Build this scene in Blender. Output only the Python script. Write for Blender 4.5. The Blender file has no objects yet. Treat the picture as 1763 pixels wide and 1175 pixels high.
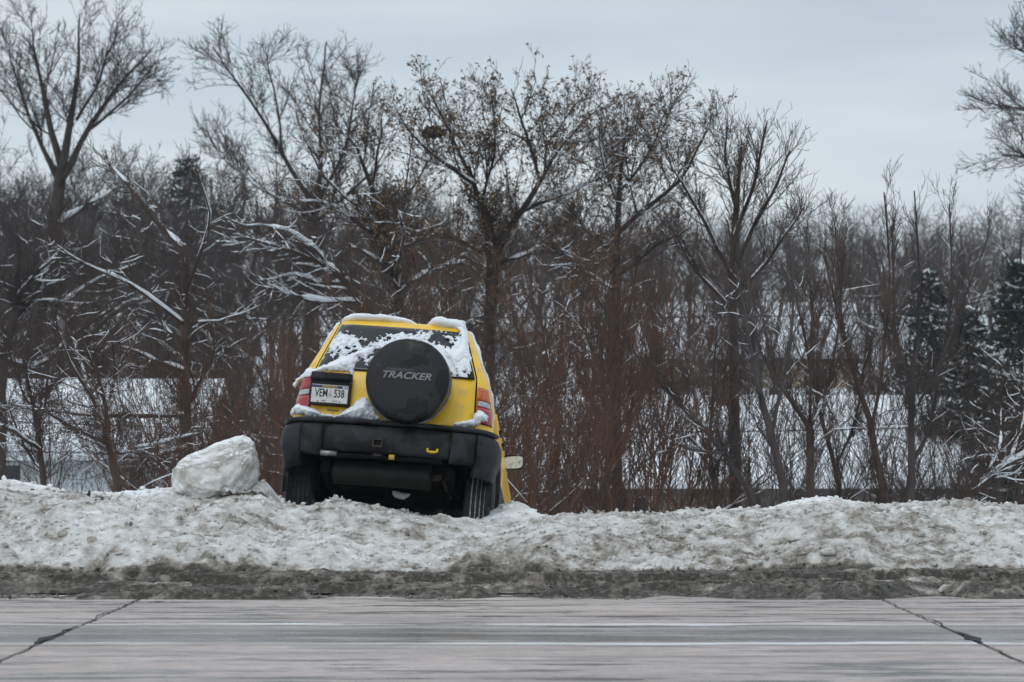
import bpy, bmesh, math, random
import numpy as np
from math import sin, cos, pi, radians, sqrt
from mathutils import Vector, Matrix, noise as mnoise

# ------------------------------------------------------------------ camera, world, sun, exposure
scene = bpy.context.scene
col = scene.collection
F, CH, HZ, CX = 6480.0, 1.1, 750.0, 881.5      # focal length in photo pixels, eye height, horizon row, centre column
cam_d = bpy.data.cameras.new('camera'); cam = bpy.data.objects.new('camera', cam_d); col.objects.link(cam)
cam.location = (0, 0, CH)
cam.rotation_euler = (radians(90) + math.atan((HZ - 587.5) / F), 0, 0)
cam_d.sensor_width = 36; cam_d.lens = 36 * F / 1763
cam_d.clip_start = 0.5; cam_d.clip_end = 4000
cam_d.dof.use_dof = True; cam_d.dof.focus_distance = 30.0; cam_d.dof.aperture_fstop = 6.3
scene.camera = cam
SUN_EL, SUN_AZ = 48, 205
w = bpy.data.worlds.new('World'); scene.world = w; w.use_nodes = True
nt = w.node_tree; nt.nodes.clear()
def nd(t, typ, **kw):
    n = t.nodes.new(typ)
    for k, v in kw.items():
        if k.startswith('i_'):
            n.inputs[k[2:].replace('_', ' ')].default_value = v
        else: setattr(n, k, v)
    return n
out = nd(nt, 'ShaderNodeOutputWorld'); bg = nd(nt, 'ShaderNodeBackground')
skyt = nd(nt, 'ShaderNodeTexSky', sky_type='NISHITA', sun_disc=False)
skyt.sun_elevation = radians(SUN_EL); skyt.sun_rotation = radians(SUN_AZ)
tc = nd(nt, 'ShaderNodeTexCoord'); sx = nd(nt, 'ShaderNodeSeparateXYZ')
nt.links.new(tc.outputs['Generated'], sx.inputs[0])
mz = nd(nt, 'ShaderNodeMath', operation='MAXIMUM'); mz.inputs[1].default_value = 0; nt.links.new(sx.outputs[2], mz.inputs[0])
ma = nd(nt, 'ShaderNodeMath', operation='MULTIPLY_ADD'); ma.inputs[1].default_value = 0.85; ma.inputs[2].default_value = 1.0   # overcast: brighter overhead
nt.links.new(mz.outputs[0], ma.inputs[0])
mp = nd(nt, 'ShaderNodeMapping'); mp.inputs['Scale'].default_value = (2.2, 2.2, 13); nt.links.new(tc.outputs['Generated'], mp.inputs[0])
cn = nd(nt, 'ShaderNodeTexNoise'); cn.inputs['Scale'].default_value = 1.6; cn.inputs['Detail'].default_value = 4; nt.links.new(mp.outputs[0], cn.inputs[0])
cr = nd(nt, 'ShaderNodeValToRGB'); cr.color_ramp.elements[0].position = .36; cr.color_ramp.elements[1].position = .66
cr.color_ramp.elements[0].color = (.405, .485, .555, 1); cr.color_ramp.elements[1].color = (.625, .675, .71, 1)
nt.links.new(cn.outputs[0], cr.inputs[0])
hz = nd(nt, 'ShaderNodeMapRange', interpolation_type='SMOOTHSTEP'); hz.inputs[1].default_value = .02; hz.inputs[2].default_value = .16; hz.inputs[3].default_value = 1.10; hz.inputs[4].default_value = .93   # paler towards the horizon
nt.links.new(mz.outputs[0], hz.inputs[0]); mh = nd(nt, 'ShaderNodeMath', operation='MULTIPLY'); nt.links.new(ma.outputs[0], mh.inputs[0]); nt.links.new(hz.outputs[0], mh.inputs[1])
mu = nd(nt, 'ShaderNodeVectorMath', operation='SCALE'); nt.links.new(cr.outputs[0], mu.inputs[0]); nt.links.new(mh.outputs[0], mu.inputs['Scale'])
ss = nd(nt, 'ShaderNodeVectorMath', operation='SCALE'); ss.inputs['Scale'].default_value = 0.10; nt.links.new(skyt.outputs[0], ss.inputs[0])
mx = nd(nt, 'ShaderNodeMix', data_type='RGBA'); mx.inputs[0].default_value = 0.92
nt.links.new(ss.outputs[0], mx.inputs[6]); nt.links.new(mu.outputs[0], mx.inputs[7])
nt.links.new(mx.outputs[2], bg.inputs[0]); bg.inputs[1].default_value = 1.0; nt.links.new(bg.outputs[0], out.inputs[0])
sl = bpy.data.lights.new('sun', 'SUN'); so = bpy.data.objects.new('sun', sl); col.objects.link(so)
sl.energy = 0.6; sl.angle = radians(35); sl.color = (1, .97, .93)
so.rotation_euler = (radians(90 - SUN_EL), 0, radians(180 - SUN_AZ))
vs = scene.view_settings; vs.view_transform = 'Standard'; vs.look = 'None'; vs.exposure = 0.18; vs.gamma = 1; vs.use_curve_mapping = False

rng = np.random.default_rng(7); random.seed(7)
def at(px, py, d): return Vector(((px - CX) / F * d, d, CH + (HZ - py) / F * d))

# ------------------------------------------------------------------ materials
MATS = {}
def mat(name, c, rough=.6, c2=None, scale=6, lo=.4, hi=.6, bump=0, bscale=40, detail=5, coat=0, metal=0, spec=None, rough2=None, coord='Object', stretch=None):
    m = bpy.data.materials.new(name); m.use_nodes = True; t = m.node_tree
    b = t.nodes['Principled BSDF']; b.inputs['Base Color'].default_value = (*c, 1); b.inputs['Roughness'].default_value = rough
    b.inputs['Metallic'].default_value = metal; b.inputs['Coat Weight'].default_value = coat
    if spec is not None: b.inputs['Specular IOR Level'].default_value = spec
    tcn = nd(t, 'ShaderNodeTexCoord'); src = tcn.outputs[coord]
    if coord == 'Position':
        src = None
    if stretch:
        mpn = nd(t, 'ShaderNodeMapping'); mpn.inputs['Scale'].default_value = stretch; t.links.new(src, mpn.inputs[0]); src = mpn.outputs[0]
    if c2 is not None:
        n = nd(t, 'ShaderNodeTexNoise'); n.inputs['Scale'].default_value = scale; n.inputs['Detail'].default_value = detail
        t.links.new(src, n.inputs[0])
        r = nd(t, 'ShaderNodeValToRGB'); r.color_ramp.elements[0].position = lo; r.color_ramp.elements[1].position = hi
        r.color_ramp.elements[0].color = (*c, 1); r.color_ramp.elements[1].color = (*c2, 1)
        t.links.new(n.outputs[0], r.inputs[0]); t.links.new(r.outputs[0], b.inputs['Base Color'])
        if rough2 is not None:
            mr = nd(t, 'ShaderNodeMapRange'); mr.inputs[1].default_value = lo; mr.inputs[2].default_value = hi
            mr.inputs[3].default_value = rough; mr.inputs[4].default_value = rough2
            t.links.new(n.outputs[0], mr.inputs[0]); t.links.new(mr.outputs[0], b.inputs['Roughness'])
    if bump:
        n2 = nd(t, 'ShaderNodeTexNoise'); n2.inputs['Scale'].default_value = bscale; n2.inputs['Detail'].default_value = 4
        t.links.new(src, n2.inputs[0])
        bp = nd(t, 'ShaderNodeBump'); bp.inputs['Strength'].default_value = bump; bp.inputs['Distance'].default_value = .02
        t.links.new(n2.outputs[0], bp.inputs['Height']); t.links.new(bp.outputs[0], b.inputs['Normal'])
    MATS[name] = m
    return m
SNOW = mat('snow', (.80, .82, .85), .7, (.72, .74, .77), 9, bump=.5, bscale=30)
FARSNOW = mat('ground_snow', (.78, .81, .85), .8, (.68, .71, .75), .35, bump=.3, bscale=3)
BARK = mat('bark', (.042, .027, .021), .9, (.074, .048, .037), 4, bump=.4, bscale=60)
BARKD = mat('dark_bark', (.030, .022, .020), .9, (.052, .037, .031), 4, bump=.4, bscale=60)
BARKR = mat('red_brown_bark', (.060, .031, .021), .85, (.12, .056, .031), 1.5)
BARKG = mat('grey_brown_bark', (.050, .039, .037), .9, (.074, .057, .052), 1.5)
LEAF = mat('dead_leaf', (.10, .058, .030), .8, (.18, .11, .055), 3)
NEEDLE = mat('needle', (.010, .015, .014), .8, (.022, .030, .026), 3)

# ------------------------------------------------------------------ mesh helpers
def tag(o, label=None, cat=None, group=None, kind=None):
    if label: o['label'] = label
    if cat: o['category'] = cat
    if group: o['group'] = group
    if kind: o['kind'] = kind
    return o
def mesh_obj(name, verts, faces, m, parent=None, smooth=False):
    me = bpy.data.meshes.new(name); me.from_pydata([tuple(v) for v in verts], [], [tuple(f) for f in faces]); me.update()
    o = bpy.data.objects.new(name, me); col.objects.link(o)
    for q in (m if isinstance(m, (list, tuple)) else [m]): me.materials.append(q)
    if smooth:
        me.polygons.foreach_set('use_smooth', np.ones(len(me.polygons), bool))
    if parent: o.parent = parent
    return o
def np_mesh(name, V, Q, m, smooth=True):
    """V (n,3), Q (f,4) or (f,3) -> mesh"""
    me = bpy.data.meshes.new(name); V = np.ascontiguousarray(V, np.float32); Q = np.ascontiguousarray(Q, np.int32); s = Q.shape[1]
    me.vertices.add(len(V)); me.vertices.foreach_set('co', V.ravel())
    me.loops.add(Q.size); me.loops.foreach_set('vertex_index', Q.ravel())
    me.polygons.add(len(Q)); me.polygons.foreach_set('loop_start', np.arange(0, Q.size, s, dtype=np.int32))
    me.update(calc_edges=True)
    if smooth: me.polygons.foreach_set('use_smooth', np.ones(len(Q), bool))
    me.materials.append(m); me.validate()
    return me
def link(name, me, parent=None):
    o = bpy.data.objects.new(name, me); col.objects.link(o)
    if parent: o.parent = parent
    return o
def bm_obj(name, bm, m, parent=None, smooth=False, bevel=0):
    me = bpy.data.meshes.new(name)
    if bevel: bmesh.ops.bevel(bm, geom=bm.edges[:], offset=bevel, segments=2, affect='EDGES', profile=.5)
    bmesh.ops.recalc_face_normals(bm, faces=bm.faces[:])
    bm.to_mesh(me); bm.free()
    for q in (m if isinstance(m, (list, tuple)) else [m]): me.materials.append(q)
    if smooth: me.polygons.foreach_set('use_smooth', np.ones(len(me.polygons), bool))
    return link(name, me, parent)
def add_box(bm, c, s, M=None):
    vs_ = [Vector((c[0] + a * s[0] / 2, c[1] + b * s[1] / 2, c[2] + d * s[2] / 2)) for a in (-1, 1) for b in (-1, 1) for d in (-1, 1)]
    if M: vs_ = [M @ v for v in vs_]
    v = [bm.verts.new(p) for p in vs_]
    for f in ((0, 1, 3, 2), (4, 6, 7, 5), (0, 4, 5, 1), (2, 3, 7, 6), (0, 2, 6, 4), (1, 5, 7, 3)): bm.faces.new([v[i] for i in f])
def box(name, c, s, m, parent=None, bevel=0):
    bm = bmesh.new(); add_box(bm, c, s); return bm_obj(name, bm, m, parent, bevel=bevel)
def empty(name, loc=(0, 0, 0)):
    o = bpy.data.objects.new(name, None); o.location = loc; o.empty_display_size = .2; col.objects.link(o); return o
def tube_np(P, R, s):
    """P (N,k,3), R (N,k) -> verts, quads of N tapered tubes"""
    N, k, _ = P.shape
    T = np.gradient(P, axis=1); T /= np.linalg.norm(T, axis=2, keepdims=True) + 1e-9
    ref = np.where(np.abs(T[..., 1:2]) > .9, np.array([1., .1, 0]), np.array([.15, 1., .05]))
    U = np.cross(T, ref); U /= np.linalg.norm(U, axis=2, keepdims=True) + 1e-9
    W = np.cross(T, U)
    a = np.arange(s) * 2 * pi / s
    V = P[:, :, None, :] + R[:, :, None, None] * (np.cos(a)[None, None, :, None] * U[:, :, None, :] + np.sin(a)[None, None, :, None] * W[:, :, None, :])
    idx = np.arange(N * k * s).reshape(N, k, s); nx_ = np.roll(idx, -1, axis=2)
    Q = np.stack([idx[:, :-1], nx_[:, :-1], nx_[:, 1:], idx[:, 1:]], -1).reshape(-1, 4)
    return V.reshape(-1, 3), Q
def merge(parts):
    Vs, Qs, o = [], [], 0
    for V, Q in parts: Vs.append(V); Qs.append(Q + o); o += len(V)
    return np.concatenate(Vs), np.concatenate(Qs)
def tube_obj(name, pts, r, m, parent=None, s=10, caps=True):
    P = np.array([[tuple(p) for p in pts]], float); R = np.full((1, len(pts)), r) if np.isscalar(r) else np.array([r], float)
    V, Q = tube_np(P, R, s); fs = [tuple(q) for q in Q]
    if caps: fs += [tuple(range(s))[::-1], tuple(range(len(V) - s, len(V)))]
    return mesh_obj(name, V, fs, m, parent, True)

# value noise on arrays
def vnoise(x, y, seed=0):
    xi = np.floor(x).astype(np.int64); yi = np.floor(y).astype(np.int64); fx = x - xi; fy = y - yi
    fx = fx * fx * (3 - 2 * fx); fy = fy * fy * (3 - 2 * fy)
    def h(a, b):
        n = (a * 374761393 + b * 668265263 + seed * 1442695041) & 0xffffffff
        n = ((n ^ (n >> 13)) * 1274126177) & 0xffffffff
        return ((n ^ (n >> 16)) & 0xffff) / 65535.
    return (h(xi, yi) * (1 - fx) + h(xi + 1, yi) * fx) * (1 - fy) + (h(xi, yi + 1) * (1 - fx) + h(xi + 1, yi + 1) * fx) * fy
def fbm(x, y, s, o=4, seed=0):
    v = 0; a = .5; f = 1 / s
    for i in range(o): v = v + a * vnoise(x * f + 17.3 * i, y * f + 9.1 * i, seed + i); a *= .5; f *= 2.03
    return v / (1 - .5 ** o)
def worley(x, y, s, seed=0):
    """rounded lumps 0..1, a cell of size s"""
    X = x / s; Y = y / s; xi = np.floor(X).astype(np.int64); yi = np.floor(Y).astype(np.int64); best = np.full(x.shape, 9.)
    for i in (-1, 0, 1):
        for j in (-1, 0, 1):
            a = xi + i; b = yi + j
            n = (a * 73856093 ^ b * 19349663 ^ (seed * 83492791)) & 0xffffffff
            n = ((n ^ (n >> 15)) * 2246822519) & 0xffffffff; n = n ^ (n >> 13)
            px = a + (n & 0xff) / 255.; py = b + ((n >> 8) & 0xff) / 255.; rr = .55 + .75 * ((n >> 16) & 0xff) / 255.
            best = np.minimum(best, ((X - px) ** 2 + (Y - py) ** 2) / rr ** 2)
    return np.sqrt(np.clip(1 - best, 0, 1))

# ------------------------------------------------------------------ ground
GY = [-80, 24, 29.5, 31, 33, 36, 40, 60, 100, 112, 150, 200, 300, 500, 700]
GZ = [-.06, -.06, -.02, .10, -.28, -1.0, -1.8, -2.6, -2.6, 1.0, 3.0, 5.5, 10.5, 15, 18]
def gz(x, y):
    return float(np.interp(y, GY, GZ)) + (.35 * (fbm(np.array([x]), np.array([y]), 14., 3, 5)[0] - .5) if y > 34 else 0)
gxs = np.unique(np.concatenate([np.linspace(-700, -60, 12), np.linspace(-60, 60, 90), np.linspace(60, 700, 12)]))
gys = np.unique(np.concatenate([np.linspace(-80, 22, 10), np.linspace(22, 45, 40), np.linspace(45, 160, 70), np.linspace(160, 420, 40), np.linspace(420, 700, 6)]))
A, B = np.meshgrid(gxs, gys)
Zg = np.interp(B, GY, GZ) + np.where(B > 34, .35 * (fbm(A, B, 14., 3, 5) - .5), 0)
def grid_quads(nx, ny):
    i = np.arange(nx * ny).reshape(ny, nx); return np.stack([i[:-1, :-1], i[:-1, 1:], i[1:, 1:], i[1:, :-1]], -1).reshape(-1, 4)
tag(link('ground', np_mesh('ground', np.stack([A, B, Zg], -1).reshape(-1, 3), grid_quads(len(gxs), len(gys)), FARSNOW)), kind='structure')

# ------------------------------------------------------------------ road: concrete slabs with sealed joints
def road_material():
    m = bpy.data.materials.new('wet_concrete'); m.use_nodes = True; t = m.node_tree; b = t.nodes['Principled BSDF']
    g = nd(t, 'ShaderNodeNewGeometry'); L = t.links.new
    def noise(scale, st, det=6, rough=.6):
        mp_ = nd(t, 'ShaderNodeMapping'); mp_.inputs['Scale'].default_value = st; L(g.outputs['Position'], mp_.inputs[0])
        n = nd(t, 'ShaderNodeTexNoise'); n.inputs['Scale'].default_value = scale; n.inputs['Detail'].default_value = det; n.inputs['Roughness'].default_value = rough
        L(mp_.outputs[0], n.inputs[0]); return n.outputs[0]
    def ramp(src, stops):
        r = nd(t, 'ShaderNodeValToRGB'); e = r.color_ramp.elements
        while len(e) < len(stops): e.new(.5)
        for q, (p, c) in zip(e, stops): q.position = p; q.color = (*c, 1) if len(c) == 3 else c
        L(src, r.inputs[0]); return r.outputs[0]
    def mixc(f, a, c):
        x = nd(t, 'ShaderNodeMix', data_type='RGBA'); L(f, x.inputs[0])
        for s, i in ((a, 6), (c, 7)):
            if isinstance(s, tuple): x.inputs[i].default_value = (*s, 1)
            else: L(s, x.inputs[i])
        return x.outputs[2]
    def mth(op, a, c):
        x = nd(t, 'ShaderNodeMath', operation=op)
        for s, i in ((a, 0), (c, 1)):
            if isinstance(s, (int, float)): x.inputs[i].default_value = s
            else: L(s, x.inputs[i])
        return x.outputs[0]
    base = ramp(noise(1.0, (.7, 1.6, 1), 8, .65), [(.3, (.40, .335, .31)), (.5, (.475, .41, .385)), (.7, (.54, .475, .45))])
    grain = ramp(noise(60, (1, 1, 1), 3), [(.3, (.75, .75, .75)), (.7, (1.12, 1.12, 1.12))])
    mg = nd(t, 'ShaderNodeMix', data_type='RGBA', blend_type='MULTIPLY'); mg.inputs[0].default_value = 1; L(base, mg.inputs[6]); L(grain, mg.inputs[7])
    mg2 = nd(t, 'ShaderNodeMix', data_type='RGBA', blend_type='MULTIPLY'); mg2.inputs[0].default_value = 1; L(mg.outputs[2], mg2.inputs[6]); L(ramp(noise(7, (1, 1, 1), 6, .75), [(.3, (.74, .74, .74)), (.7, (1.18, 1.18, 1.18))]), mg2.inputs[7]); mg = mg2
    # a wheel path of wet concrete between y 19.7 and 22.0, its salt-whitened edges, thin wet tyre streaks
    sp = nd(t, 'ShaderNodeSeparateXYZ'); L(g.outputs['Position'], sp.inputs[0])
    wv = nd(t, 'ShaderNodeMath', operation='MULTIPLY_ADD'); L(noise(1.0, (.4, .15, 1), 5), wv.inputs[0]); wv.inputs[1].default_value = .5; L(sp.outputs[1], wv.inputs[2])
    wv2 = nd(t, 'ShaderNodeMath', operation='MULTIPLY_ADD'); L(noise(2.2, (1, .3, 1), 6, .7), wv2.inputs[0]); wv2.inputs[1].default_value = .22; L(wv.outputs[0], wv2.inputs[2])
    yy = mth('SUBTRACT', wv2.outputs[0], .36)
    wet_n = noise(1.0, (.6, 2.4, 1), 8, .68)
    def band(c, hw):
        d = mth('ABSOLUTE', mth('SUBTRACT', yy, c), 0); x = nd(t, 'ShaderNodeMapRange'); x.inputs[1].default_value = hw; x.inputs[2].default_value = hw * .45
        x.inputs[3].default_value = 0; x.inputs[4].default_value = 1; L(d, x.inputs[0]); return x.outputs[0]
    wp = mth('MULTIPLY', band(20.75, 1.15), ramp(wet_n, [(.30, (.25,) * 3), (.6, (1,) * 3)]))
    streak = ramp(noise(1.0, (.85, 3.6, 1), 7, .72), [(.505, (0, 0, 0)), (.565, (1, 1, 1))])
    sel = ramp(noise(1, (.10, .28, 1), 3), [(.34, (.15, .15, .15)), (.54, (1, 1, 1))])
    streak = mth('MULTIPLY', streak, sel); patch_ = ramp(noise(1.0, (.28, .55, 1), 5), [(.50, (0, 0, 0)), (.62, (1, 1, 1))])
    wet = mth('MAXIMUM', mth('MAXIMUM', mth('MULTIPLY', wp, .85), mth('MULTIPLY', streak, .92)), mth('MULTIPLY', mth('MULTIPLY', patch_, wet_n), .45))
    c1 = mixc(wet, mg.outputs[2], (.030, .029, .030))
    rust = mth('MULTIPLY', mth('MULTIPLY', band(23.0, .5), ramp(noise(1, (.18, 2.0, 1), 5), [(.52, (0,) * 3), (.66, (1,) * 3)])), .35)
    c1 = mixc(rust, c1, (.33, .235, .17))
    saltn = ramp(noise(1.0, (.6, 6, 1), 6, .7), [(.38, (0, 0, 0)), (.52, (1, 1, 1))])
    salt = mth('MULTIPLY', mth('MAXIMUM', band(21.95, .13), band(19.95, .10)), mth('MULTIPLY', saltn, ramp(noise(1, (.22, .5, 1), 3), [(.40, (.05,) * 3), (.52, (1,) * 3)])))
    c2 = mixc(mth('MULTIPLY', salt, .95), c1, (.78, .79, .80))
    dark = mth('MULTIPLY', mth('MAXIMUM', band(19.72, .055), mth('MULTIPLY', band(21.75, .09), .8)), ramp(noise(1.0, (.5, 3, 1), 5, .7), [(.40, (0, 0, 0)), (.56, (1, 1, 1))]))
    c3 = mixc(mth('MULTIPLY', dark, .85), c2, (.035, .036, .04))
    L(c3, b.inputs['Base Color'])
    rr = nd(t, 'ShaderNodeMapRange'); L(mth('MAXIMUM', wet, mth('MULTIPLY', dark, .7)), rr.inputs[0]); rr.inputs[2].default_value = .62; rr.inputs[3].default_value = .85; rr.inputs[4].default_value = .13; b.inputs['Specular IOR Level'].default_value = .22
    L(rr.outputs[0], b.inputs['Roughness'])
    bp = nd(t, 'ShaderNodeBump'); bp.inputs['Strength'].default_value = .35; bp.inputs['Distance'].default_value = .004
    L(noise(90, (1, 1, 1), 3), bp.inputs['Height']); L(bp.outputs[0], b.inputs['Normal'])
    return m
ROAD = road_material()
TAR = mat('joint_sealant', (.035, .035, .037), .9, (.07, .068, .068), 12, spec=.05)
road = empty('road', (0, 18, 0)); tag(road, kind='structure')
SX = 4.98; JX = -2.50          # slab length, one joint
rows = [(11.2, 19.715), (19.735, 27.9)]; rows = [(2.7, 11.18)] + rows
bmS = {}
for r, (y0, y1) in enumerate(rows):
    bm = bmesh.new(); add_box(bm, (0, 0, -.10), (SX - .02, y1 - y0, .20))
    bmesh.ops.bevel(bm, geom=[e for e in bm.edges if all(v.co.z > -.01 for v in e.verts)], offset=.006, segments=1, affect='EDGES')
    me = bpy.data.meshes.new('slab'); bm.to_mesh(me); bm.free(); me.materials.append(ROAD)
    for k in range(-5, 6):
        o = link('slab', me, road); o.location = (JX + SX * (k + .5), (y0 + y1) / 2 - 18, 0)
# irregular poured sealant over the joints, 4 mm above the concrete
def seal(pts, wds):
    V = []; n = len(pts)
    for (x, y), wd in zip(pts, wds): V += [(x - wd / 2, y, .004), (x + wd / 2, y, .004)]
    return V, [(2 * i, 2 * i + 1, 2 * i + 3, 2 * i + 2) for i in range(n - 1)]
for k in range(-4, 6):
    ys = np.linspace(9, 25.4, 150); xs = JX + SX * k + .06 * (fbm(ys * 0 + k * 7.7, ys, .6, 5, 3) - .5) * 2
    wd = np.clip((.010 + .04 * (fbm(ys * 0 + k * 3.1, ys, .3, 4, 8) - .42)) * np.interp(ys, [9, 21.5, 22.5, 25.4], [1, 1, .45, .3]), .003, .05)
    wd = np.where(np.abs(ys - 20.4) < .5, wd + .07 * np.exp(-((ys - 20.4) / .16) ** 2) + .03 * (fbm(ys * 0 + k, ys, .1, 2, 2)), wd)
    V, Fc = seal(list(zip(xs, ys)), wd)
    o = mesh_obj('joint_sealant', [(a, b - 18, c) for a, b, c in V], Fc, TAR, road)

# ------------------------------------------------------------------ ploughed snow bank with dirty slush at its foot
def crest(X):
    cx = [-24, -4.2, -3.0, -2.0, -1.85, -1.6, -1.35, -1.05, -.6, -.1, .1, .6, 1.2, 2.0, 2.6, 3.4, 4.2, 14]
    cz = [.62, .64, .62, .55, .47, .41, .46, .48, .41, .40, .43, .40, .41, .47, .51, .50, .46, .48]
    return np.interp(X, cx, cz)
def bank_height(X, Y):
    wob = .28 * (fbm(X, Y * 0 + 3., 2.2, 3, 21) - .5)
    foot = 27.80 + wob * 1.2 + .5 * (fbm(X, Y * 0 + 8., .45, 4, 23) - .5); top = 30.35 + .25 * (fbm(X, Y * 0, 1.5, 3, 4) - .5)
    t = np.clip((Y - foot) / (top - foot), 0, 1)
    C = crest(X)
    prof = .13 * np.clip(t / .06, 0, 1) ** .7 + .87 * (1 - (1 - t) ** 1.55)
    z = C * prof
    back = np.clip(Y - (top + .55), 0, 9)
    z = z - back * .42 - .05 * np.clip(Y - top, 0, 1)
    # lumps
    lm = np.clip(t / .1, 0, 1)
    rgh = .35 + .65 * np.clip((1.0 - t) / .25, 0, 1)
    dx = X + .10 * (fbm(X, Y, .18, 2, 31) - .5); dy = Y + .10 * (fbm(X, Y, .18, 2, 32) - .5)
    big = (fbm(X, Y, .85, 3, 41) - .5) * .20
    w1 = worley(dx, dy, .22, 3) * .040; w2 = worley(dx, dy, .085, 5) * .042; w3 = worley(dx, dy, .040, 9) * .028
    sel = np.clip((fbm(X, Y, .5, 3, 51) - .35) / .25, 0.15, 1)
    z = z + lm * (big + rgh * (sel * w1 + w2 * (.4 + .8 * sel) + w3) + .030 * (fbm(X, Y, .045, 3, 61) - .5))
    # slush strip: wheel-cut ridges along the road
    edge = 25.40 + 1.9 * (fbm(X, Y * 0, .55, 5, 77) - .5)
    sl = (1 - np.clip(t / .06, 0, 1)) * np.clip((Y - edge) / .30, 0, 1)
    rid = np.exp(-((Y - 25.6) / .35) ** 2) * .55 + np.exp(-((Y - 26.45) / .12) ** 2) * .35 + np.exp(-((Y - 27.6) / .35) ** 2) * .8 + np.clip((X - .5) / 2, 0, 1) * .35 - .7 * np.exp(-((Y - 27.05) / .38) ** 2) * np.clip((1.5 - X) / 2, 0, 1)
    amp = np.clip((fbm(X * .5, Y * 1.4, .45, 4, 81) - .56 + .28 * rid) / .16, 0, 1)
    z = z + sl * (amp * (.012 + worley(dx, dy * .8, .14, 13) * .046 + worley(dx, dy, .055, 15) * .032 + worley(dx, dy, .028, 17) * .016) * (.6 + .5 * rid) - .006 + .006 * fbm(X, Y, .04, 2, 66)) + sl * rid * .008
    z = np.where(Y < 24.76, -.03, z)
    z = np.where(t <= 0, np.where(Y < edge, -.02, z), z)
    # heap by the left rear wheel, tyre ruts, spill by the right rear wheel
    z += .16 * np.exp(-(((X + 1.98) / .16) ** 2 + ((Y - 30.35) / .25) ** 2))
    z += .12 * np.exp(-(((X + .02) / .20) ** 2 + ((Y - 30.55) / .30) ** 2))
    z += .10 * np.exp(-(((X + 1.42) / .14) ** 2 + ((Y - 30.2) / .25) ** 2))
    return z, t
def axis(a, b, fine0, fine1, step, coarse):
    return np.unique(np.concatenate([np.arange(a, fine0, coarse), np.arange(fine0, fine1, step), np.arange(fine1, b + .01, coarse)]))
bxs = axis(-24, 24, -4.9, 4.9, .0140, .40); bys = axis(24.7, 36, 24.75, 30.9, .0175, .25)
A, B = np.meshgrid(bxs, bys); Zb, Tb = bank_height(A, B)
def bank_material():
    m = bpy.data.materials.new('dirty_snow'); m.use_nodes = True; t = m.node_tree; b = t.nodes['Principled BSDF']; L = t.links.new
    at_ = nd(t, 'ShaderNodeAttribute', attribute_name='dirt_shade')
    n = nd(t, 'ShaderNodeTexNoise'); n.inputs['Scale'].default_value = 26; n.inputs['Detail'].default_value = 6; n.inputs['Roughness'].default_value = .75
    tcn = nd(t, 'ShaderNodeTexCoord'); L(tcn.outputs['Object'], n.inputs[0])
    ma_ = nd(t, 'ShaderNodeMath', operation='MULTIPLY_ADD'); ma_.inputs[1].default_value = 1.0; L(n.outputs[0], ma_.inputs[0]); L(at_.outputs['Fac'], ma_.inputs[2])  # finer noise deepens the grime and painted crevice shade
    sb_ = nd(t, 'ShaderNodeMath', operation='SUBTRACT'); sb_.inputs[1].default_value = .5; L(ma_.outputs[0], sb_.inputs[0])
    r = nd(t, 'ShaderNodeValToRGB'); e = r.color_ramp.elements
    st = [(0, (.78, .79, .80)), (.22, (.64, .63, .615)), (.5, (.46, .44, .415)), (.72, (.23, .205, .175)), (1, (.040, .034, .027))]
    while len(e) < len(st): e.new(.5)
    for q, (p, c) in zip(e, st): q.position = p; q.color = (*c, 1)
    L(sb_.outputs[0], r.inputs[0]); L(r.outputs[0], b.inputs['Base Color'])
    rr = nd(t, 'ShaderNodeMapRange'); rr.inputs[1].default_value = .5; rr.inputs[2].default_value = 1; rr.inputs[3].default_value = .8; rr.inputs[4].default_value = .55; b.inputs['Specular IOR Level'].default_value = .2
    L(at_.outputs['Fac'], rr.inputs[0]); L(rr.outputs[0], b.inputs['Roughness'])
    n2 = nd(t, 'ShaderNodeTexNoise'); n2.inputs['Scale'].default_value = 120; n2.inputs['Detail'].default_value = 3; L(tcn.outputs['Object'], n2.inputs[0])
    bp = nd(t, 'ShaderNodeBump'); bp.inputs['Strength'].default_value = .5; bp.inputs['Distance'].default_value = .008; L(n2.outputs[0], bp.inputs['Height']); L(bp.outputs[0], b.inputs['Normal'])
    return m
DIRTY = bank_material()
def dirt_shade_at(X, Y, T):
    cl = fbm(X, Y, .75, 4, 101); fine = fbm(X, Y, .09, 4, 111)
    d = .51 + .45 * (cl - .5) + .85 * (fine - .5)  # fine mottling: crevice grime and occlusion shade put into the colour
    d = d - .38 * np.clip((T - .86) / .12, 0, 1) * np.clip(1.2 - .0 * X, 0, 1)                 # fresh white snow along the crest
    d = d + .34 * np.clip((.07 - T) / .07, 0, 1) * (.5 + cl)                     # road grime at the foot
    led = np.exp(-((T - .80) / .035) ** 2) * np.clip((-2.9 - X) / .4, 0, 1) + np.exp(-((T - .86) / .03) ** 2) * np.exp(-((X + 2.25) / .35) ** 2)
    d = d + .55 * led * np.clip((fine - .38) / .15, 0, 1)                        # grime plus painted shade along the ledge under the left crest
    blot = fbm(X * .6, Y, .35, 4, 121)
    wsl = np.clip((.05 + .10 * (blot - .5) * 2 - T) / .045, 0, 1)                # wet slush: grimy, with paler crumbled snow thrown over it
    d = d * (1 - wsl) + wsl * (1.0 + .6 * (fine - .5) - .8 * np.clip(blot - .55, 0, 1) * (Y > 26.6))
    return np.clip(d, 0, 1)
me = np_mesh('snow_bank', np.stack([A, B, Zb], -1).reshape(-1, 3), grid_quads(len(bxs), len(bys)), DIRTY)
a_ = me.attributes.new('dirt_shade', 'FLOAT', 'POINT'); a_.data.foreach_set('value', dirt_shade_at(A, B, Tb).astype(np.float32).ravel())
tag(link('snow_bank', me), kind='structure')
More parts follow.
